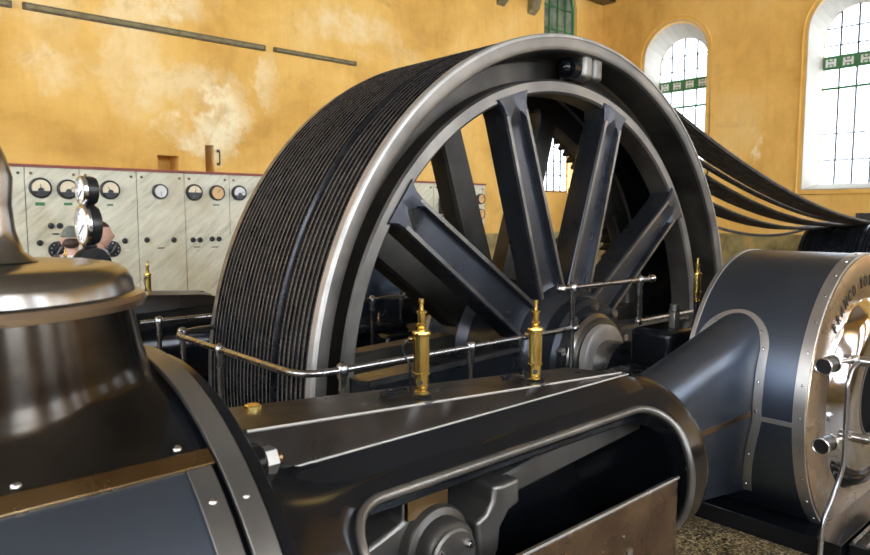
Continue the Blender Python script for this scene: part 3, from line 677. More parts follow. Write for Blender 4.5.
# screws
for (x, a, rr) in ((.458,57.6,.0085),(.208,57.6,.0085),(.477,47.6,.008),(-.05,57.6,.0085),(.477,30,.008),(.477,5,.008),(.535,47,.007)):
    bm = BM(); nrm = srf(0, R(a), 1)-srf(0, R(a), 0); lathe(bm, [(0,0),(rr,0),(rr*.9,.003),(rr*.5,.0055),(0,.006)], srf(x, R(a), .706 if a > 55 else .7115), nrm, 14); s = finish('screw', bm, 'bright', cylr)
# dome : a neck that flares on to the barrel
DX, DY = .20, EY
bm = BM(); rings = []; n = 96; m_ = 22
for j in range(m_+1):
    t = j/m_; row = []
    for i in range(n):
        a = 2*pi*i/n
        rt = .300+.022*min(1, t*1.6)
        if t > .45: rt += .16*((t-.45)/.55)**2.6
        rx = rt if cos(a) < 0 else rt-(rt-.322)*.85 if rt > .322 else rt; x, y = DX+(rt*(1-max(0, cos(a)))+rx*max(0, cos(a)))*cos(a), DY+rt*sin(a); x = min(x, .528)
        zc = EZ+sqrt(max(0.01, .697**2-(y-EY)**2))-.004
        # foot height: neck falls from the lip to the curved barrel
        zt = -.172; f = t if t < .45 else .45+(t-.45)
        g = (1-(1-min(1, t))**1.65)
        row.append(bm.verts.new((x, y, zt+(zc-zt)*g)))
    rings.append(row)
bridge(bm, rings); dome = finish('steam_chest_dome', bm, 'dome', cylr, angle=60)
bm = BM(); lathe(bm, [(0,-.086),(.10,-.088),(.24,-.094),(.275,-.100),(.292,-.112),(.302,-.130),(.306,-.152),(.322,-.157),(.328,-.165),(.324,-.176),(.300,-.180),(0,-.18)], (DX, DY, 0), (0,0,1), 96)
lid = finish('dome_lid', bm, 'lid', cylr, label='round worn polished steel lid of the dome')
bm = BM(); lathe(bm, [(.305,-.155),(.3225,-.1565),(.3295,-.165),(.3255,-.1775),(.3,-.182)], (DX, DY, 0), (0,0,1), 96); finish('lid_lip', bm, 'capring', lid)
bm = BM(); lathe(bm, [(0,-.09),(.085,-.088),(.062,-.070),(.050,-.03),(.046,.02),(.050,.07),(.040,.11),(.024,.15),(.020,.3),(0,.3)], (.238, DY-.05, 0), (0,0,1), 40); finish('valve_spindle_cone', bm, 'lid', cylr)
# supports
bm = BM(); prism(bm, [(EY-.45,FLOOR),(EY+.45,FLOOR),(EY+.40,EZ-.45),(EY-.40,EZ-.45)], 'x', -.7, .35); finish('cylinder_foot', bm, 'casting', cylr, smooth=False, bevel=.02)
bm = BM()
# --- bayonet frame (crosshead guide)
fr = thing('crosshead_guide', 'long black crosshead guide frame with large side opening, right of the cylinder', 'engine frame', (1.6, EY, FLOOR))
RF = .348
def rad(x):
    t = max(0, min(1, (1.02-x)/.40)); s = t*t*(3-2*t); r = RF+.10*s
    e = max(0, (x-2.52)/.075); r -= .05*(1-sqrt(max(0, 1-min(1, e)**2)))
    return r
FX0, FX1 = .600, 2.595
def P(x, a, off=0): return srf(x, a, rad(x)+off)
# hole: rounded rectangle in (x, angle) space
hx0, hx1, ha0, ha1 = .925, 2.415, R(-52), R(55.3)
def hole(N=96):
    pts = []; cr = .17; ca = cr/RF*1.0
    segs = [((hx1-cr, ha1-ca), 90, 0), ((hx1-cr, ha0+ca), 0, -90), ((hx0+cr*.75, ha0+ca*.75), -90, -180), ((hx0+cr*.75, ha1-ca*.75), 180, 90)]
    for q, ((cx, ay), d0, d1) in enumerate(segs):
        k = 1 if q < 2 else .75
        for i in range(N//8+1):
            d = R(d0+(d1-d0)*i/(N//8)); pts.append((cx+cr*k*cos(d), ay+ca*k*sin(d)))
    # densify
    out = []
    for i, p in enumerate(pts):
        q = pts[(i+1) % len(pts)]; L = math.hypot(q[0]-p[0], (q[1]-p[1])*RF); kk = max(1, int(L/.03))
        for j in range(kk): out.append((p[0]+(q[0]-p[0])*j/kk, p[1]+(q[1]-p[1])*j/kk))
    return out
hp = hole()
oa0, oa1, ox0, ox1 = R(-75), R(84), FX0, 2.53
cx_, ca_ = (hx0+hx1)/2, (ha0+ha1)/2
def outer(p):
    dx, da = (p[0]-cx_), (p[1]-ca_)
    s = min(((ox1-cx_) if dx > 0 else (cx_-ox0))/max(1e-6, abs(dx)), ((oa1-ca_) if da > 0 else (ca_-oa0))/max(1e-6, abs(da)))
    return (cx_+dx*s, ca_+da*s)
bm = BM(); rings = []
RL = 10
th_ = [(.0, -.085), (.0, -.03), (.004, -.012), (.010, -.003)]
for k, (grow, off) in enumerate(th_):
    row = []
    for p in hp:
        d = Vector((p[0]-cx_, (p[1]-ca_)*RF)).normalized()
        row.append(bm.verts.new(P(p[0]+grow*(1 if p[0] > cx_ else -1)*abs(d.x), p[1]+grow*(1 if p[1] > ca_ else -1)*abs(d.y)/RF, off)))
    rings.append(row)
for k in range(1, RL+1):
    t = k/RL; row = []
    for p in hp:
        o_ = outer(p); x = p[0]+(o_[0]-p[0])*(t if t == 1 else .06+.94*t); a = p[1]+(o_[1]-p[1])*(t if t == 1 else .06+.94*t)
        row.append(bm.verts.new(P(x, a)))
    rings.append(row)
bridge(bm, rings)
# rest of the tube (back and ends)
def grid(bm, xs, as_, f):
    G = [[bm.verts.new(f(x, a)) for a in as_] for x in xs]; bridge(bm, G, cyclic=False)
xs = [FX0+(2.53-FX0)*i/60 for i in range(61)]
grid(bm, xs, [oa1+(2*pi+oa0-oa1)*i/40 for i in range(41)], P)
xe = [2.53+(FX1-2.53)*i/6 for i in range(7)]
grid(bm, xe, [2*pi*i/96 for i in range(97)], P)
grid(bm, [FX1, FX1+.0001], [2*pi*i/96 for i in range(97)], lambda x, a: srf(FX1, a, rad(FX1) if x == FX1 else .10))
# inner bore
grid(bm, [FX0+.05+(2.45-FX0)*i/30 for i in range(31)], [ha1-R(2)+(2*pi+ha0-ha1+R(4))*i/40 for i in range(41)], lambda x, a: srf(x, a, RF-.06))
body = finish('frame_casting', bm, 'black_enamel', fr, angle=50)
bm = BM(); tube(bm, [P(p[0], p[1], -.004) for p in hp], .0150, 12, closed=True); finish('opening_lip', bm, 'greysteel', body, label='rounded polished lip of the opening, highlight painted in')  # grey bead paints the silvery highlight along the lip
# top rib with sloped crest
bm = BM(); rows = []
for i in range(41):
    x = .61+(2.36-.61)*i/40; t = (x-.74)/(2.35-.74); zt = -.513-.108*max(0, min(1, t))
    zt = min(zt, -.513); zl = -.628
    if x > 2.30: zt = -.618-(x-2.30)*.35
    y0 = 1.492
    e = 0
    for xb in (1.328, 1.855): e = max(e, .016*math.exp(-((x-xb)/.035)**4))
    w = EY+.215-.05*max(0, t)
    rows.append([bm.verts.new(v) for v in ((x, y0+.03, zl-.05), (x, y0+.001, zl-.003), (x, y0+.003, zl+.006), (x, y0+.004-e*.6, zt-.008), (x, y0+.012-e, zt+e*.3), (x, y0+.06, zt+.001+e*.6), (x, w-.02, zt-.012), (x, w, zt-.05), (x, w+.02, EZ+.20))])
bridge(bm, rows, cyclic=True, cap0=True, cap1=True); rib = finish('top_rib', bm, 'ribiron', fr, angle=40)
bm = BM(); fr_rows = []
for i in range(41):
    x = .61+(2.42-.61)*i/40; rr_ = rad(x); k = 0 if x < 2.34 else (x-2.34)/.08*.022
    yb = 1.435; zb = EZ+sqrt(rr_**2-(EY-yb)**2)-.003; ym = 1.47; zm = EZ+sqrt(rr_**2-(EY-ym)**2)
    zr = max(-.630, EZ+sqrt(rr_**2-(EY-1.4895)**2)+.004) - k
    fr_rows.append([bm.verts.new(v) for v in ((x, yb, zb), (x, ym, zm+(zr-zm)*.42+.001), (x, 1.4895, zr), (x, 1.50, zr-.004), (x, 1.50, zb-.02))])
bridge(bm, fr_rows, cyclic=True, cap0=True, cap1=True); finish('rib_fillet', bm, 'black_enamel', fr, angle=60)
bm = BM(); tube(bm, [(.74+(2.33-.74)*i/20, 1.4935, -.513-.104*i/20-.003) for i in range(21)], .0045, 6); finish('crest_highlight', bm, 'landsteel', rib, label='painted highlight along the crest')  # pale bead paints the window highlight on the crest
bm = BM(); tube(bm, [(.80+(2.37-.80)*i/20, 1.4865, -.632+.002*i/20) for i in range(21)], .0035, 6); finish('ridge_highlight', bm, 'landsteel', rib, label='painted highlight along the lower ridge')  # second bead paints the window highlight on the lower ridge
# bosses under the oil cups, pad with brass bolt at the cylinder end
for x in (1.328, 1.855): bm = BM(); lathe(bm, [(0,0),(.033,0),(.033,.018),(.026,.022),(0,.022)], (x, 1.535, -.513-.108*(x-.74)/1.61-.008), (0,0,1), 24); finish('oil_cup_boss', bm, 'casting', fr)
bm = BM(); prism(bm, [(.60,1.50),(.98,1.50),(.98,1.60),(.93,1.78),(.60,1.80)], 'z', -.60, -.545); finish('bolt_pad', bm, 'ribiron', fr, bevel=.012, seg=3)
bm = BM(); lathe(bm, [(0,0),(.036,0),(.036,.006),(.022,.008),(0,.008)], (.862, 1.70, -.545), (0,0,1), 24); w = finish('bolt_washer', bm, 'steel', fr)
bm = BM(); hexnut(bm, (.862, 1.70, -.537), (0,0,1), .023, .022); finish('brass_bolt', bm, 'brass', fr, smooth=False)
bm = BM(); lathe(bm, [(0,-.03),(.050,-.03),(.050,.09),(.044,.10),(0,.10)], (.66, 1.47, -.590), (1,0,0), 32); finish('stud_boss', bm, 'black_enamel', fr)
bm = BM(); hexnut(bm, (.76, 1.47, -.590), (1,0,0), .036, .038); nut = finish('stud_nut', bm, 'bandsteel', fr, smooth=False, bevel=.002)
bm = BM(); cyl(bm, (.79, 1.47, -.590), (.812, 1.47, -.590), .019, 20); finish('stud_end', bm, 'bronze', nut)
bm = BM(); lathe(bm, [(0,0),(.300,0),(.300,.012),(0,.012)], (2.50, EY, EZ), (1,0,0), 64); finish('end_plug', bm, 'black_enamel', fr)  # dark plug added to blank out the hood interior past the bore
# cover plate low in the opening
bm = BM(); box(bm, .98, 2.36, 1.255, 1.270, -1.42, -.992); cp = finish('cover_plate', bm, 'coverplate', fr, smooth=False, bevel=.004, label='brown polished lower cover plate')
bm = BM(); tube(bm, [(.98, 1.262, -.988), (2.37, 1.262, -.988)], .010, 8); finish('plate_rim', bm, 'steel', cp)
for x in (2.33, 2.33, 2.0, 1.6, 1.2):
    bm = BM(); lathe(bm, [(0,0),(.007,0),(.006,.004),(0,.006)], (x, 1.255, -1.10 if x < 2.3 else -1.30), (0,-1,0), 10); finish('screw', bm, 'steel', cp)
bm = BM(); box(bm, 2.02, 2.05, 1.249, 1.255, -1.20, -1.155); finish('catch', bm, 'bright', cp, smooth=False)
# stands
bm = BM()
for x in (.8, 2.2): prism(bm, [(EY-.26,FLOOR),(EY+.26,FLOOR),(EY+.18,EZ-.30),(EY-.18,EZ-.30)], 'x', x-.12, x+.12)
finish('frame_foot', bm, 'casting', fr, smooth=False, bevel=.015)

# --- crosshead and connecting rod
ch = thing('crosshead', 'polished crosshead with round pin inside the frame opening', 'crosshead', (1.36, EY, EZ-.2))
bm = BM(); lathe(bm, [(0,.0),(.088,.0),(.096,-.010),(.098,-.050),(.118,-.056),(.124,-.065),(.124,-.16),(0,-.16)][::-1], (1.30, 1.37, EZ+.045), (0,-1,0), 56)
finish('crosshead_pin', bm, 'greysteel', ch)
bm = BM(); lathe(bm, [(0,.012),(.080,.012),(.087,.006),(.087,-.012)], (1.30, 1.369, EZ+.035), (0,-1,0), 48); pc = finish('pin_cap', bm, 'greysteel', ch)
for a in (150, 30, 270):
    bm = BM(); hexnut(bm, (1.30+.062*cos(R(a)), 1.358, EZ+.035+.062*sin(R(a))), (0,-1,0), .011, .014); finish('cap_screw', bm, 'bright', pc)
bm = BM(); prism(bm, [(1.195,-.735),(1.362,-.735),(1.362,-.875),(1.417,-.892),(1.425,-.93),(1.34,-.95),(1.34,-1.15),(1.10,-1.15),(.97,-1.06),(.96,-.97),(1.04,-.915),(1.12,-.892),(1.195,-.870)], 'y', 1.46, 1.64)
finish('crosshead_body', bm, 'greysteel', ch, smooth=True, bevel=.012)
bm = BM(); box(bm, 1.200, 1.358, 1.448, 1.66, -.868, -.735); finish('bronze_shoe', bm, 'bronze', ch, smooth=False, bevel=.003, label='bronze slipper shoe')
rd = thing('connecting_rod', 'polished connecting rod reaching right from the crosshead pin', 'connecting rod', (1.4, EY, EZ-.1))
bm = BM(); N = 24; rings = []; c = .010
for i in range(N+1):
    t = i/N; x = 1.62+.87*t; zt = -.872+.135*(x-1.62); h = .078+.055*t; ya, yb_ = 1.50, 1.62
    rings.append([bm.verts.new((x, yy, zz)) for yy, zz in ((ya,zt-h+c),(ya+c,zt-h),(yb_-c,zt-h),(yb_,zt-h+c),(yb_,zt-c),(yb_-c,zt),(ya+c,zt),(ya,zt-c))])
bridge(bm, rings, cap0=True, cap1=True); finish('rod_shank', bm, 'greysteel', rd, angle=30)
bm = BM(); prism(bm, [(1.485,-.962),(1.530,-.945),(1.560,-.915),(1.565,-.862),(1.61,-.868),(1.69,-.866),(1.69,-.952),(1.64,-.966),(1.60,-1.01),(1.59,-1.08),(1.55,-1.14),(1.48,-1.18),(1.40,-1.19),(1.40,-1.15),(1.47,-1.12),(1.50,-1.06)], 'y', 1.455, 1.66)
finish('rod_fork', bm, 'greysteel', rd, bevel=.014, seg=3)

# --- crank guard drum
DXC, DZC, DR, DY0, DY1 = 4.38, -1.010, .792, 1.254, 1.895
dr = thing('crank_guard_drum', 'large blued sheet metal drum guard with polished end cap at right', 'crank guard', (DXC, 1.57, FLOOR))
bm = BM(); lathe(bm, [(DR-.012,0),(DR,0),(DR,DY1-DY0),(DR-.012,DY1-DY0)], (DXC, DY0, DZC), (0,1,0), 128, closed=True); finish('drum_shell', bm, 'blued', dr)
def ring_band(y0, y1, r, th=.008, m='steel', name='edge_band', lab=None):
    bm = BM(); lathe(bm, [(r-th, 0), (r, 0), (r, y1-y0), (r-th, y1-y0)], (DXC, y0, DZC), (0,1,0), 128, closed=True); return finish(name, bm, m, dr, bevel=.0015, label=lab)
fb = ring_band(DY0-.004, DY0+.055, DR+.005, .014, 'bandsteel', 'edge_band', 'bright front edge band')
ring_band(DY1-.022, DY1+.004, DR+.005, .012, 'bandsteel', 'edge_band', 'bright rear edge band')
bm = BM(); lathe(bm, [(0,0),(DR-.005,0)], (DXC, DY1-.004, DZC), (0,1,0), 96); finish('rear_disc', bm, 'blued', dr, smooth=False)
def drum_pt(y, a, r): return Vector((DXC-r*cos(a), y, DZC+r*sin(a)))
bm = BM()
A = []
for a in (R(-2.2), R(-3.9)): A.append([bm.verts.new(drum_pt(y, a, r)) for (y, r) in ((DY0+.04, DR+.004), (1.50, DR+.004), (1.50, DR-.004), (DY0+.04, DR-.004))])
bridge(bm, A, cap0=True, cap1=True); finish('seam_strip', bm, 'bandsteel', dr, smooth=False)
# end cap : text ring, polished dish, dark centre opening
bm = BM(); lathe(bm, [(DR-.008,.0),(DR-.012,-.010),(.735,-.016),(.56,-.020),(.545,-.014)], (DXC, DY0, DZC), (0,1,0), 128); fl_ = finish('name_ring', bm, 'capring', dr)
bm = BM(); lathe(bm, [(.546,-.014),(.535,-.022),(.50,-.075),(.44,-.105),(.38,-.110),(.30,-.10),(.245,-.085),(.225,-.075)], (DXC, DY0, DZC), (0,1,0), 128); finish('polished_dish', bm, 'chrome', dr, angle=50)
bm = BM(); lathe(bm, [(0,-.045),(.21,-.045),(.232,-.07)], (DXC, DY0, DZC), (0,1,0), 64); finish('centre_opening', bm, 'void', dr, smooth=False)
bm = BM(); lathe(bm, [(.222,-.070),(.232,-.082),(.224,-.084),(.216,-.070)], (DXC, DY0, DZC), (0,1,0), 64, closed=True); finish('opening_ring', bm, 'greysteel', dr)
# letters of the maker on the ring
def letters(txt, a0, a1, r, size, y, par):
    n = len(txt)
    for i, chh in enumerate(txt):
        if chh == ' ': continue
        a = R(a0+(a1-a0)*i/max(1, n-1))
        cu = bpy.data.curves.new('letter', 'FONT'); cu.body = chh; cu.size = size; cu.extrude = .003; cu.align_x = 'CENTER'; cu.align_y = 'CENTER'
        ob = bpy.data.objects.new('letter', cu); COL.objects.link(ob)
        dg = bpy.context.evaluated_depsgraph_get(); me = bpy.data.meshes.new_from_object(ob.evaluated_get(dg)); bpy.data.objects.remove(ob)
        b2 = BM(); b2.from_mesh(me)
        cx, cz = DXC-r*cos(a), DZC+r*sin(a)
        m4 = Matrix.Translation((cx, y, cz)) @ Matrix.Rotation(-(pi/2-a), 4, 'Y') @ Matrix.Rotation(R(90), 4, 'X') @ Matrix.Diagonal((.78, 1.25, 1, 1))
        bmesh.ops.transform(b2, matrix=m4, verts=b2.verts); finish('letter', b2, 'letter', par, smooth=False)
letters('FRANCO TOSI LEGNANO', 41, 143, .640, .072, DY0-.020, fl_)
# rivets on the bands
for k in range(28):
    a = R(-60+k*12); bm = BM(); lathe(bm, [(0,0),(.008,0),(.006,.004),(0,.006)], drum_pt(DY0+.02, a, DR+.004), drum_pt(0, a, 1)-drum_pt(0, a, 0), 8); finish('rivet', bm, 'bright', fb)
# rod hood between frame and drum
HY = 1.660
def hood_sec(x, top, hw, zb=-1.36, n=28):
    zb = -1.33-.17*(x-2.585)/1.0; pts = [(HY-hw+sh_y(zb), zb), (HY-hw, -1.08)]
    for i in range(n+1):
        a = pi-pi*i/n; pts.append((HY+hw*cos(a), top-hw*1.0+hw*1.0*sin(a)))
    pts.append((HY+hw, zb)); return pts
def sh_y(z): return max(0, -1.08-z)*.25
bm = BM(); rings = []
for i in range(13):
    x = 2.585+(3.95-2.585)*i/12; top = -.795+(x-2.585)*.227; hw = .135+.022*i/12
    rings.append([bm.verts.new((x, y, z)) for y, z in hood_sec(x, top, hw)])
bridge(bm, rings, cyclic=False); hood = finish('rod_hood', bm, 'blued', dr, angle=80)
# strip where the hood meets the drum
def hood_on_drum(d, off):
    out = []
    N = 30; hw = .155+d
    pl = []
    topz = -.560
    for i in range(16):
        zz = -1.52+(topz-.155+1.52)*i/16; pl.append((HY-hw+sh_y(zz), zz))
    for i in range(N+1):
        a = pi-pi*i/N; pl.append((HY+hw*cos(a), topz-.155+hw*sin(a)))
    pl.append((HY+hw, -.80))
    for y, z in pl:
        x = DXC-sqrt((DR+off)**2-(z-DZC)**2); out.append(Vector((x, y, z)))
    return out
bm = BM(); A = hood_on_drum(.0, .007); B = hood_on_drum(.044, .007); C = hood_on_drum(.044, -.002); D = hood_on_drum(0, -.002)
rows = [[bm.verts.new(p) for p in q] for q in zip(A, B, C, D)]; bridge(bm, rows, cap0=True, cap1=True); ss = finish('saddle_strip', bm, 'bandsteel', dr)
mid = hood_on_drum(.017, .007)
for i in (1, 5, 10, 13, 17, 22, 30, 38):
    p = mid[i]; nrm = Vector((p.x-DXC, 0, p.z-DZC)).normalized(); bm = BM(); lathe(bm, [(0,0),(.009,0),(.007,.005),(0,.007)], p, nrm, 10); finish('rivet', bm, 'bright', ss)
bm = BM(); A = []
for (x, y) in ((2.62, HY-.1385), (3.56, HY-.1535)): A.append([bm.verts.new((x, y+dy, z)) for dy, z in ((-.005,-1.020),(-.005,-1.042),(.004,-1.042),(.004,-1.020))])
bridge(bm, A, cap0=True, cap1=True); finish('seam_strip', bm, 'bronze', hood, smooth=False)
# drip tray below
bm = BM(); box(bm, 3.72, 5.6, 1.10, 2.02, FLOOR, FLOOR+.10); tr = finish('drip_tray', bm, 'black_enamel', smooth=False, bevel=.004); set_props(tr, 'flat black drip tray on the speckled floor under the drum', 'tray')
# angled black rails beside the drum
for k, (y, lab) in enumerate(((.90,'black floor channel rail nearer the viewer, lower right corner'),(1.0,'black floor channel rail against the drip tray, lower right corner'))):
    pass
t = thing('floor_channel', 'black ribbed floor channel running to the lower right corner beside the drum', 'floor channel', (4.4, .95, FLOOR))
bm = BM(); box(bm, 3.80, 5.9, .93, 1.09, FLOOR, FLOOR+.09); finish('channel_base', bm, 'black_enamel', t, smooth=False, bevel=.004)
for y in (.945, 1.01, 1.075):
    bm = BM(); tube(bm, [(3.82, y, FLOOR+.095), (5.9, y, FLOOR+.095)], .009, 6); finish('channel_rib', bm, 'steel', t)
# indicator cocks and pipe on the cap
for (z, lab) in ((-.700,'upper indicator cock'), (-1.085,'lower indicator cock')):
    xk = 3.46; yk = 1.13
    xk = 3.50 if z > -1 else 3.52
    bm = BM()
    cyl(bm, (xk-.055, yk, z), (xk+.035, yk, z), .038, 28); kb = finish('black_hand_grip', bm, 'knob', dr, bevel=.006)
    bm = BM(); lathe(bm, [(.038,.034),(.042,.037),(.042,.046),(.030,.048),(.030,.05),(.014,.055),(.011,.10),(.011,.24),(.020,.245),(.024,.27),(.020,.295),(0,.30)], (xk, yk, z), (1,-.12,-.03 if z > -1 else -.06), 24)
    lathe(bm, [(.036,0),(.041,.003),(.041,.010),(.036,.014)], (xk-.07, yk, z), (1,0,0), 24); finish('cock_stem', bm, 'bright', kb)
bm = BM(); tube(bm, bend([(3.78,1.08,-.715),(3.66,1.08,-.735),(3.62,1.08,-.80),(3.63,1.08,-1.20),(3.60,1.10,-1.32),(3.50,1.12,-1.46),(3.49,1.12,-1.66),(3.44,1.12,-1.70)], .06), .012, 10); finish('drain_pipe', bm, 'steel', dr)
for z in (-.715, -1.10):
    bm = BM(); cyl(bm, (3.78, 1.02, z), (3.78, 1.15, z), .024, 16); lathe(bm, [(0,0),(.017,0),(.017,.012),(0,.016)], (3.78, 1.02, z), (0,-1,0), 6); finish('pipe_joint', bm, 'bright', dr)

# --- main bearing and bed between the frame and the wheel
bd = thing('main_bearing', 'black main bearing pedestal with bolts between drum and flywheel', 'bearing', (4.2, 2.3, FLOOR))
bm = BM(); prism(bm, [(3.35,FLOOR),(5.2,FLOOR),(5.2,-1.02),(4.5,-.99),(3.45,-.99)], 'y', 2.05, 2.56); finish('pedestal', bm, 'black_enamel', bd, smooth=True, bevel=.03, seg=3)
bm = BM(); lathe(bm, [(0,-.02),(.25,-.02),(.285,.01),(.285,.38),(.25,.42),(0,.42)], (4.02, 2.14, -1.12), (0,1,0), 56); finish('bearing_shell', bm, 'black_enamel', bd)
bm = BM(); lathe(bm, [(0,0),(.21,0),(.235,.015),(.235,.06),(.22,.07),(0,.07)], (WCX, 2.66, WCZ+.03), (0,1,0), 56); finish('oil_ring', bm, 'landsteel', bd)
bm = BM(); box(bm, 3.76, 4.28, 2.07, 2.36, -1.0, -.70); finish('bearing_cap_block', bm, 'black_enamel', bd, bevel=.04, seg=4)
bm = BM(); cyl(bm, (3.95, 2.16, -.70), (3.95, 2.16, -.60), .036, 6); cyl(bm, (3.95, 2.16, -.60), (3.95, 2.16, -.55), .026, 16); cb_ = finish('cap_bolt', bm, 'greysteel', bd, bevel=.004)
bm = BM(); cyl(bm, (4.16, 2.28, -.70), (4.16, 2.28, -.62), .036, 6); cyl(bm, (4.16, 2.28, -.62), (4.16, 2.28, -.58), .026, 16); finish('cap_bolt', bm, 'greysteel', bd, bevel=.004)
for (x, z) in ((3.72, -.94), (3.80, -.94), (3.92, -.95)):
    bm = BM(); lathe(bm, [(0,0),(.020,0),(.020,.03),(.012,.036),(.010,.07),(0,.075)], (x, 2.08, z), (0,0,1), 12); finish('grease_nipple', bm, 'bronze', bd)
bm = BM(); prism(bm, [(2.45,1.86),(4.2,1.90),(4.2,2.36),(3.3,2.36),(2.45,2.1)], 'z', -.985, -.93); pl_ = finish('bed_ledge', bm, 'casting', bd, bevel=.012)
bm = BM(); box(bm, 1.5, 3.4, 2.30, 2.62, FLOOR, -1.25); be = finish('engine_bed', bm, 'black_enamel', smooth=False, bevel=.02); set_props(be, 'low black cast bed behind the near handrail in front of the flywheel pit', 'engine bed')

# ------------------------------------------------------------------ oil cups
def oiler(x, y, z, s=1.0, label='', group='brass oil cups', hook=True):
    t = thing('brass_oil_cup', label, 'oil cup', (x, y, z), group); S = s
    bm = BM(); lathe(bm, [(0,0),(.021,0),(.021,.008),(.016,.012),(.016,.020),(.020,.024),(.0215,.04),(.020,.056),(.022,.060),(0,.060)], (x, y, z), (0,0,S), 28); finish('base', bm, 'brass', t)
    bm = BM()
    for a in (-.9, .7, 2.2):
        p = Vector((x+.0212*cos(a-pi/2), y+.0212*sin(a-pi/2), z+.038)); lathe(bm, [(.0085,0),(.0085,.0015),(0,.0015)], p-Vector((cos(a-pi/2), sin(a-pi/2), 0))*.001, (cos(a-pi/2), sin(a-pi/2), 0), 14)
    finish('sight_hole', bm, 'letter', t)
    bm = BM(); lathe(bm, [(0,.060),(.0265,.060),(.0265,.065),(.0235,.067),(.0235,.176),(.0275,.178),(.0285,.184),(.0265,.190),(.016,.192),(0,.192)], (x, y, z), (0,0,1), 32); finish('reservoir', bm, 'brass', t)
    bm = BM(); lathe(bm, [(0,.190),(.013,.190),(.013,.197),(.009,.200),(.015,.206),(.015,.211),(.010,.215),(.012,.220),(.012,.243),(.017,.245),(.017,.250),(.007,.253),(.006,.272),(.0085,.274),(.0085,.287),(0,.289)], (x, y, z), (0,0,1), 24); finish('cap_stem', bm, 'brass', t)
    if hook:
        bm = BM(); px = x-.035*.74; py = y+.035*.67
        tube(bm, bend([(x-.012, y+.011, z+.165), (px-.004, py, z+.166), (px-.018, py+.014, z+.145), (px-.014, py+.011, z+.118), (px-.0, py, z+.09), (px+.0, py, z-.02)], .02), .0035, 8); finish('wire_hook', bm, 'casting', t)
        bm = BM(); sphere(bm, (px+.002, py-.002, z+.166), .009, n=12); finish('hook_knob', bm, 'bronze', t)
    return t
o1 = oiler(1.328, 1.535, -.535, label='left tall brass oil cup standing on the frame rib')
o2 = oiler(1.855, 1.535, -.583, label='right tall brass oil cup standing on the frame rib')
o3 = oiler(4.305, 2.20, -.570, label='small-looking brass oil cup on the bearing behind the drum', hook=False)
bm = BM(); cyl(bm, (4.305, 2.2, -.98), (4.305, 2.2, -.57), .018, 16); finish('mounting_stem', bm, 'casting', o3)
# a dark chain coiled at the foot of the oil cups
for (cx, cy, cz, lab) in ((1.265,1.60,-.548,'small dark coil of chain beside the left oil cup'),(1.80,1.60,-.583,'small dark coil of chain beside the right oil cup')):
    bm = BM(); pts = []
    for i in range(60):
        a = i*.55; r_ = .012+.024*i/60*(1+.3*sin(i*1.7)); pts.append((cx+r_*1.5*cos(a), cy+r_*.7*sin(a), cz+.008+.010*abs(sin(i*.9))))
    tube(bm, pts, .0035, 6); o = finish('chain_coil', bm, 'casting'); set_props(o, lab, 'chain', 'chain coils')

# ------------------------------------------------------------------ second engine beyond the wheel (mirror image)
MY = (Y0+Y1)/2
far_frame = place_copy(fr, (0,0,0), MY+H*0, 'second black engine frame beyond the flywheel, mirror of the near one')
far_drum = place_copy(dr, (0,0,0), MY, 'second crank guard drum beyond the flywheel, hidden behind spokes')
far_cyl = place_copy(cylr, (0,0,0), MY, 'second steam cylinder beyond the near dome, far side of the engine hall')
far_bear = place_copy(bd, (0,0,0), MY, 'far main bearing pedestal seen between the flywheel spokes')
place_copy(o2, (.045,0,-.06), MY, 'brass oil cup on the far engine frame, seen right of the dome lid')
place_copy(o1, (0,0,0), MY, 'brass oil cup on the far engine frame, hidden behind the dome lid')
# valve gear glimpsed through the wheel
for (x, lab) in ((3.05,'left upright valve bonnet on the far engine seen through the lower spokes'),(3.22,'right upright valve bonnet on the far engine seen through the lower spokes')):
    t = thing('valve_bonnet', lab, 'valve', (x, 5.2, -.70), 'valve bonnets on the far engine')
    bm = BM(); lathe(bm, [(0,0),(.05,0),(.05,.02),(.032,.03),(.032,.10),(.042,.105),(.042,.13),(.018,.14),(.018,.19),(0,.19)], (x, 5.2, -.70), (0,0,1), 20); finish('bonnet', bm, 'greysteel', t)
    bm = BM(); cyl(bm, (x, 5.2, -.51), (x, 5.2, -.46), .010, 10); finish('spindle', bm, 'steel', t)
    bm = BM(); cyl(bm, (x, 5.2, FLOOR), (x, 5.2, -.70), .04, 14); finish('pedestal', bm, 'casting', t)

# ------------------------------------------------------------------ handrails
ZR = -.683
def rail(name, path, posts, label, zb, balls=(), r=.0165, group=None, post_top=None):
    t = thing(name, label, 'handrail', (posts[0][0], posts[0][1], zb), group)
    bm = BM(); tube(bm, bend(path, .16, 8), r, 12); finish('rail_bar', bm, 'steel', t)
    for p in posts:
        z = p[2] if len(p) > 2 else path[0][2]
        bm = BM(); lathe(bm, [(0,0),(.035,0),(.035,.012),(.017,.02),(.015,.05),(.0145,z-zb-.10),(.020,z-zb-.09),(.017,z-zb-.05),(.024,z-zb-.03),(.029,z-zb),(.024,z-zb+.022),(.012,z-zb+.032),(0,z-zb+.034)], (p[0], p[1], zb), (0,0,1), 20)
        finish('rail_post', bm, 'steel', t)
    for b in balls:
        bm = BM(); sphere(bm, b, .030, n=16); finish('end_ball', bm, 'bright', t)
    return t
rail('handrail', [(3.42,2.5,ZR),(1.50,2.5,ZR),(1.50,3.935,ZR),(1.95,4.05,ZR)], [(1.70,2.5),(2.50,2.5),(1.50,3.30),(1.56,3.93)], 'long polished handrail bent round the left end of the flywheel pit', FLOOR)
ru = rail('handrail', [(3.25,2.5,-.435),(4.24,2.5,-.435)], [(3.36,2.5,-.435),(4.10,2.5,-.435)], 'short raised polished handrail with ball ends before the wheel hub', -1.0, balls=((3.25,2.5,-.435),(4.25,2.5,-.435)))
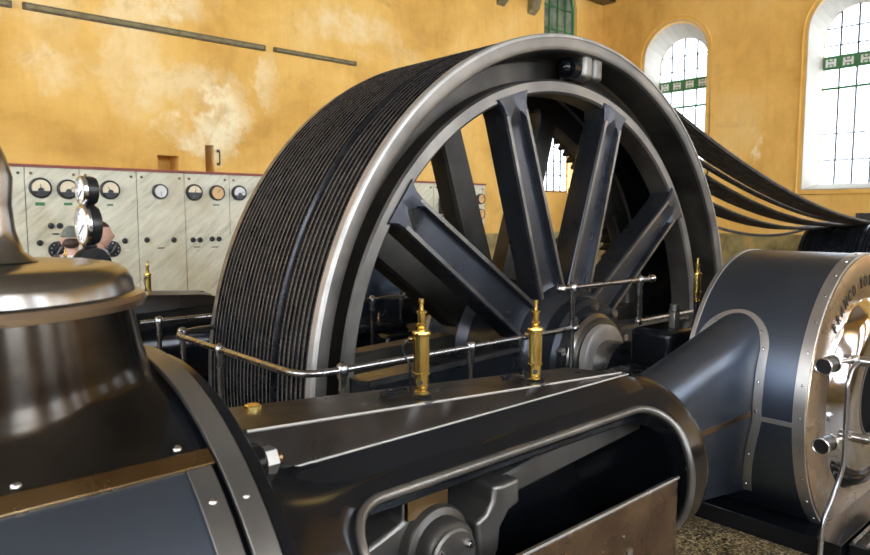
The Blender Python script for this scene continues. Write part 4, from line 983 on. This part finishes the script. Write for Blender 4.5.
bm = BM(); tube(bm, [(4.10,2.5,-.715),(4.95,2.5,-.715)], .0145, 12); finish('lower_rail_bar', bm, 'steel', ru)
for q in ((4.10,2.5,-.715), (3.38,2.5,ZR)): bm = BM(); sphere(bm, q, .026, n=14); finish('post_joint', bm, 'steel', ru)
rail('handrail', [(1.5,4.46,ZR),(4.3,4.46,ZR)], [(1.62,4.46),(2.5,4.46),(3.33,4.46),(4.2,4.46)], 'straight far handrail behind the flywheel', FLOOR)

# ------------------------------------------------------------------ pressure gauges on a post
t = thing('gauge_stand', 'post carrying two round pressure gauges behind the dome', 'gauge stand', (.66, 2.45, FLOOR))
bm = BM(); cyl(bm, (.662, 2.45, FLOOR), (.675, 2.45, -.10), .022, 16); cyl(bm, (.675, 2.45, -.11), (.675, 2.45, .02), .014, 12); cyl(bm, (.675, 2.45, .03), (.675, 2.45, .045), .02, 12); finish('gauge_post', bm, 'casting', t)
bm = BM(); lathe(bm, [(.030,-.02),(.062,-.02),(.068,0),(.062,.02),(.030,.02)], (.675, 2.44, -.17), (.3,-1,0), 32, closed=True); lathe(bm, [(0,-.01),(.016,-.014),(.016,.014),(0,.02)], (.675, 2.44, -.17), (.3,-1,0), 20)
for k in range(4):
    a = k*pi/2+.4; cyl(bm, (.675, 2.44, -.17), (.675+.045*cos(a), 2.44, -.17+.045*sin(a)), .006, 8)
finish('hand_wheel', bm, 'casting', t)
ax = Vector((-.992, -.05, 0)).normalized()
for (z, r_, th_2) in ((.078, .046, .024), (-.033, .066, .024)):
    c = Vector((.655, 2.42, z)); bm = BM()
    lathe(bm, [(0,-.01),(r_*.92,-.01),(r_,0),(r_,th_2),(0,th_2)], c-ax*th_2, ax, 40); g = finish('gauge_case', bm, 'knob', t)
    bm = BM(); lathe(bm, [(r_*.86,.0),(r_*1.03,.0),(r_*1.04,.008),(r_*.98,.013),(r_*.88,.013)], c, ax, 40, closed=True); finish('gauge_bezel', bm, 'bright', g)
    bm = BM(); lathe(bm, [(0,.005),(r_*.9,.005)], c, ax, 36); finish('gauge_dial', bm, 'white', g, smooth=False)
    bm = BM(); a_, u_, v_ = frame_of(ax); tube(bm, [c+ax*.008-u_*r_*.1, c+ax*.008+(u_*.5+v_*.4)*r_], .0015, 5)
    for k in range(11):
        q = R(-135+27*k)+pi/2; tube(bm, [c+ax*.0065+(u_*cos(q)+v_*sin(q))*r_*.68, c+ax*.0065+(u_*cos(q)+v_*sin(q))*r_*.8], .0012, 4)
    finish('needle_and_ticks', bm, 'knob', g)

# ------------------------------------------------------------------ visitors by the switchboard
def person(x, y, face, hgt, label, shirt, hairm, cap=False, pants='navy', lean=0):
    """face: heading angle (0 = +x); standing, arms hanging relaxed"""
    s = hgt/1.72
    t = thing('person', label, 'person', (x, y, FLOOR))
    J = {'pelvis':(0,0,.95),'waist':(0,0,1.08),'chest':(.01,0,1.28),'neckbase':(0,0,1.44),'neck':(.01,0,1.50),'head0':(.02,0,1.56)}
    V = []; E_ = []; RD = []
    def add(p, r, par=None):
        V.append(Vector(p)*s); RD.append(r*s)
        if par is not None: E_.append((par, len(V)-1))
        return len(V)-1
    pel = add((0,0,.95), (.115,.15)[0]); wa = add((0,0,1.10), .105, pel); chs = add((.0,0,1.28), .125, wa); nb = add((-.01,0,1.43), .075, chs); nk = add((.0,0,1.50), .050, nb); add((.012,0,1.57), .05, nk)
    for sd in (-1, 1):
        sh_ = add((-.01, sd*.15, 1.40), .062, nb); el = add((-.03, sd*.21, 1.13), .042, sh_); wr = add((.10, sd*.20, .92), .028, el)
        pm = add((.13, sd*.195, .86), .032, wr)
        for f in range(4):
            k1 = add((.155+.002*f, sd*(.175+.014*f), .82), .0095, pm); k2 = add((.165, sd*(.173+.014*f), .785-.004*(f % 3)), .008, k1); add((.160, sd*(.173+.013*f), .755), .007, k2)
        th1 = add((.16, sd*.165, .855), .010, pm); add((.185, sd*.160, .825), .008, th1)
        hpj = add((0, sd*.09, .88), .095, pel); kn = add((.015, sd*.10, .50), .058, hpj); an = add((-.01, sd*.10, .09), .040, kn); add((.12, sd*.115, .035), .036, an)
    me = bpy.data.meshes.new('body'); me.from_pydata(V, E_, []); o = bpy.data.objects.new('body', me); COL.objects.link(o)
    sk = o.modifiers.new('skin', 'SKIN'); sk.use_smooth_shade = True
    for i, sv in enumerate(me.skin_vertices[0].data): sv.radius = (RD[i], RD[i]*(1.0)); sv.use_root = (i == 0)
    for i in (0, 1, 2): me.skin_vertices[0].data[i].radius = (RD[i]*.95, RD[i]*1.28)
    sb = o.modifiers.new('sub', 'SUBSURF'); sb.levels = sb.render_levels = 2
    dg = bpy.context.evaluated_depsgraph_get(); body = bpy.data.meshes.new_from_object(o.evaluated_get(dg)); bpy.data.objects.remove(o)
    rot = Matrix.Rotation(face, 4, 'Z'); base = Matrix.Translation((x, y, FLOOR)) @ rot
    bb = BM(); bb.from_mesh(body)
    # head, built into the same surface
    hb = BM(); bmesh.ops.create_uvsphere(hb, u_segments=28, v_segments=20, radius=1)
    for v in hb.verts:
        c = v.co.copy(); k = 1.0
        c.x *= .098; c.y *= .076; c.z *= .118
        if c.z < 0: c.y *= 1-.28*(-c.z/.118); c.x *= 1-.10*(-c.z/.118)
        n = Vector((v.co.x, v.co.y, v.co.z))
        if n.x > .5:
            c.x += .026*math.exp(-((n.y)/.16)**2-((n.z+.10)/.20)**2)            # nose
            c.x -= .008*math.exp(-((abs(n.y)-.33)/.15)**2-((n.z-.08)/.12)**2)   # eye sockets
            c.x += .008*math.exp(-((n.y)/.22)**2-((n.z+.48)/.09)**2)            # lips
            c.x += .010*math.exp(-((n.y)/.25)**2-((n.z+.85)/.15)**2)            # chin
        v.co = (c + Vector((.025, 0, 1.625)))*s if False else Vector((c.x*s+.025*s, c.y*s, c.z*s+1.605*s))
    for sd in (-1, 1):
        sphere(hb, (.015*s, sd*.078*s, 1.60*s), .028*s, (.7,.35,1.1), 10)
    bb2 = bmesh.new(); tmp = bpy.data.meshes.new('t'); hb.to_mesh(tmp); hb.free(); bb.from_mesh(tmp); bb2.free()
    bmesh.ops.transform(bb, matrix=base, verts=bb.verts); bo = finish('body', bb, 'skin', t, angle=180)
    # clothes: shells grown from the body surface
    def cloth(name, zlo, zhi, m, grow, ymax=9):
        cbm = BM(); cbm.from_mesh(body); kill = [f for f in cbm.faces if not (zlo*s < f.calc_center_median().z < zhi*s) or abs(f.calc_center_median().y) > ymax*s]
        bmesh.ops.delete(cbm, geom=kill, context='FACES'); cbm.normal_update()
        for v in cbm.verts: v.co += v.normal*grow
        bmesh.ops.transform(cbm, matrix=base, verts=cbm.verts); finish(name, cbm, m, t, angle=180)
    cloth('shirt', .93, 1.47, shirt, .012); 
    cbm = BM(); cbm.from_mesh(body); kill = [f for f in cbm.faces if not (.07*s < f.calc_center_median().z < 1.0*s) or abs(f.calc_center_median().y) > .165*s or (f.calc_center_median().x > .13*s)]
    bmesh.ops.delete(cbm, geom=kill, context='FACES'); cbm.normal_update()
    for v in cbm.verts: v.co += v.normal*.010
    bmesh.ops.transform(cbm, matrix=base, verts=cbm.verts); finish('trousers', cbm, pants, t, angle=180)
    # hair or cap
    hbm = BM(); bmesh.ops.create_uvsphere(hbm, u_segments=24, v_segments=16, radius=1)
    kill = [v for v in hbm.verts if v.co.z < (-.55 if not cap else .10) or (v.co.x > .35 and v.co.z < .45) or (v.co.x > .15 and v.co.z < -.1)]
    bmesh.ops.delete(hbm, geom=kill, context='VERTS')
    for v in hbm.verts: v.co = Vector((v.co.x*.108*s+.017*s, v.co.y*.088*s, v.co.z*.127*s+1.612*s))
    if not cap:
        for k in range(9):
            sphere(hbm, ((-.06+.012*(k % 3))*s, (-.07+.0175*k)*s, (1.56-.008*(k % 2))*s), .036*s, (1,.8,1.5), 10)
    bmesh.ops.transform(hbm, matrix=base, verts=hbm.verts); finish('cap' if cap else 'hair', hbm, hairm, t, angle=180)
    if cap:
        hbm = BM(); bmesh.ops.create_cone(hbm, cap_ends=True, segments=20, radius1=.075*s, radius2=.07*s, depth=.008*s, matrix=Matrix.Translation((.10*s, 0, 1.652*s)) @ Matrix.Diagonal((1,.9,1,1)))
        bmesh.ops.transform(hbm, matrix=base, verts=hbm.verts); finish('cap_visor', hbm, hairm, t)
        hbm = BM(); sphere(hbm, (-.045*s, 0, 1.585*s), .062*s, (.85,1.12,.8), 14); bmesh.ops.transform(hbm, matrix=base, verts=hbm.verts); finish('hair', hbm, 'hair', t)
    for sd in (-1, 1):
        hbm = BM(); sphere(hbm, (.045*s, sd*.115*s, .045*s), .06*s, (2.1,.85,.75), 16); bmesh.ops.transform(hbm, matrix=base, verts=hbm.verts); finish('shoe', hbm, 'knob', t)
    return t
person(1.63, 6.45, R(75), 1.64, 'person in a grey cap and patterned shirt, back turned, facing the switchboard', 'pattern', 'capcloth', cap=True)
person(1.885, 6.60, R(-25), 1.68, 'person with dark brown hair in pale blue top, profile turned right', 'shirt', 'hair')

# ------------------------------------------------------------------ light and camera
w = bpy.data.worlds.new('sky'); bpy.context.scene.world = w; w.use_nodes = True
bg = w.node_tree.nodes['Background']; bg.inputs[0].default_value = (.86, .94, 1.06, 1)
wt = w.node_tree; tcw = nd(wt, 'ShaderNodeTexCoord'); dt = nd(wt, 'ShaderNodeVectorMath', operation='DOT_PRODUCT'); dt.inputs[1].default_value = (-.45, -.89, 0)
wt.links.new(tcw.outputs['Generated'], dt.inputs[0])     # the sunny side of the sky lies behind the viewer
mrw = nd(wt, 'ShaderNodeMapRange', i={1: -.2, 2: .7, 3: 4.5, 4: 17.0}); wt.links.new(dt.outputs['Value'], mrw.inputs[0]); wt.links.new(mrw.outputs[0], bg.inputs[1])
cd = bpy.data.cameras.new('camera'); cam = bpy.data.objects.new('camera', cd); COL.objects.link(cam)
cd.sensor_width = 36; cd.lens = 689/870*36; cam.location = (0, 0, H)
cam.rotation_euler = (R(90-5.2), 0, R(-42)); cd.clip_start = .05; cd.clip_end = 100
cd.dof.use_dof = True; cd.dof.focus_distance = 2.9; cd.dof.aperture_fstop = 5.0
bpy.context.scene.camera = cam
vs = bpy.context.scene.view_settings; vs.view_transform = 'Standard'; vs.look = 'None'; vs.gamma = 1; vs.use_curve_mapping = False
vs.exposure = 0.25
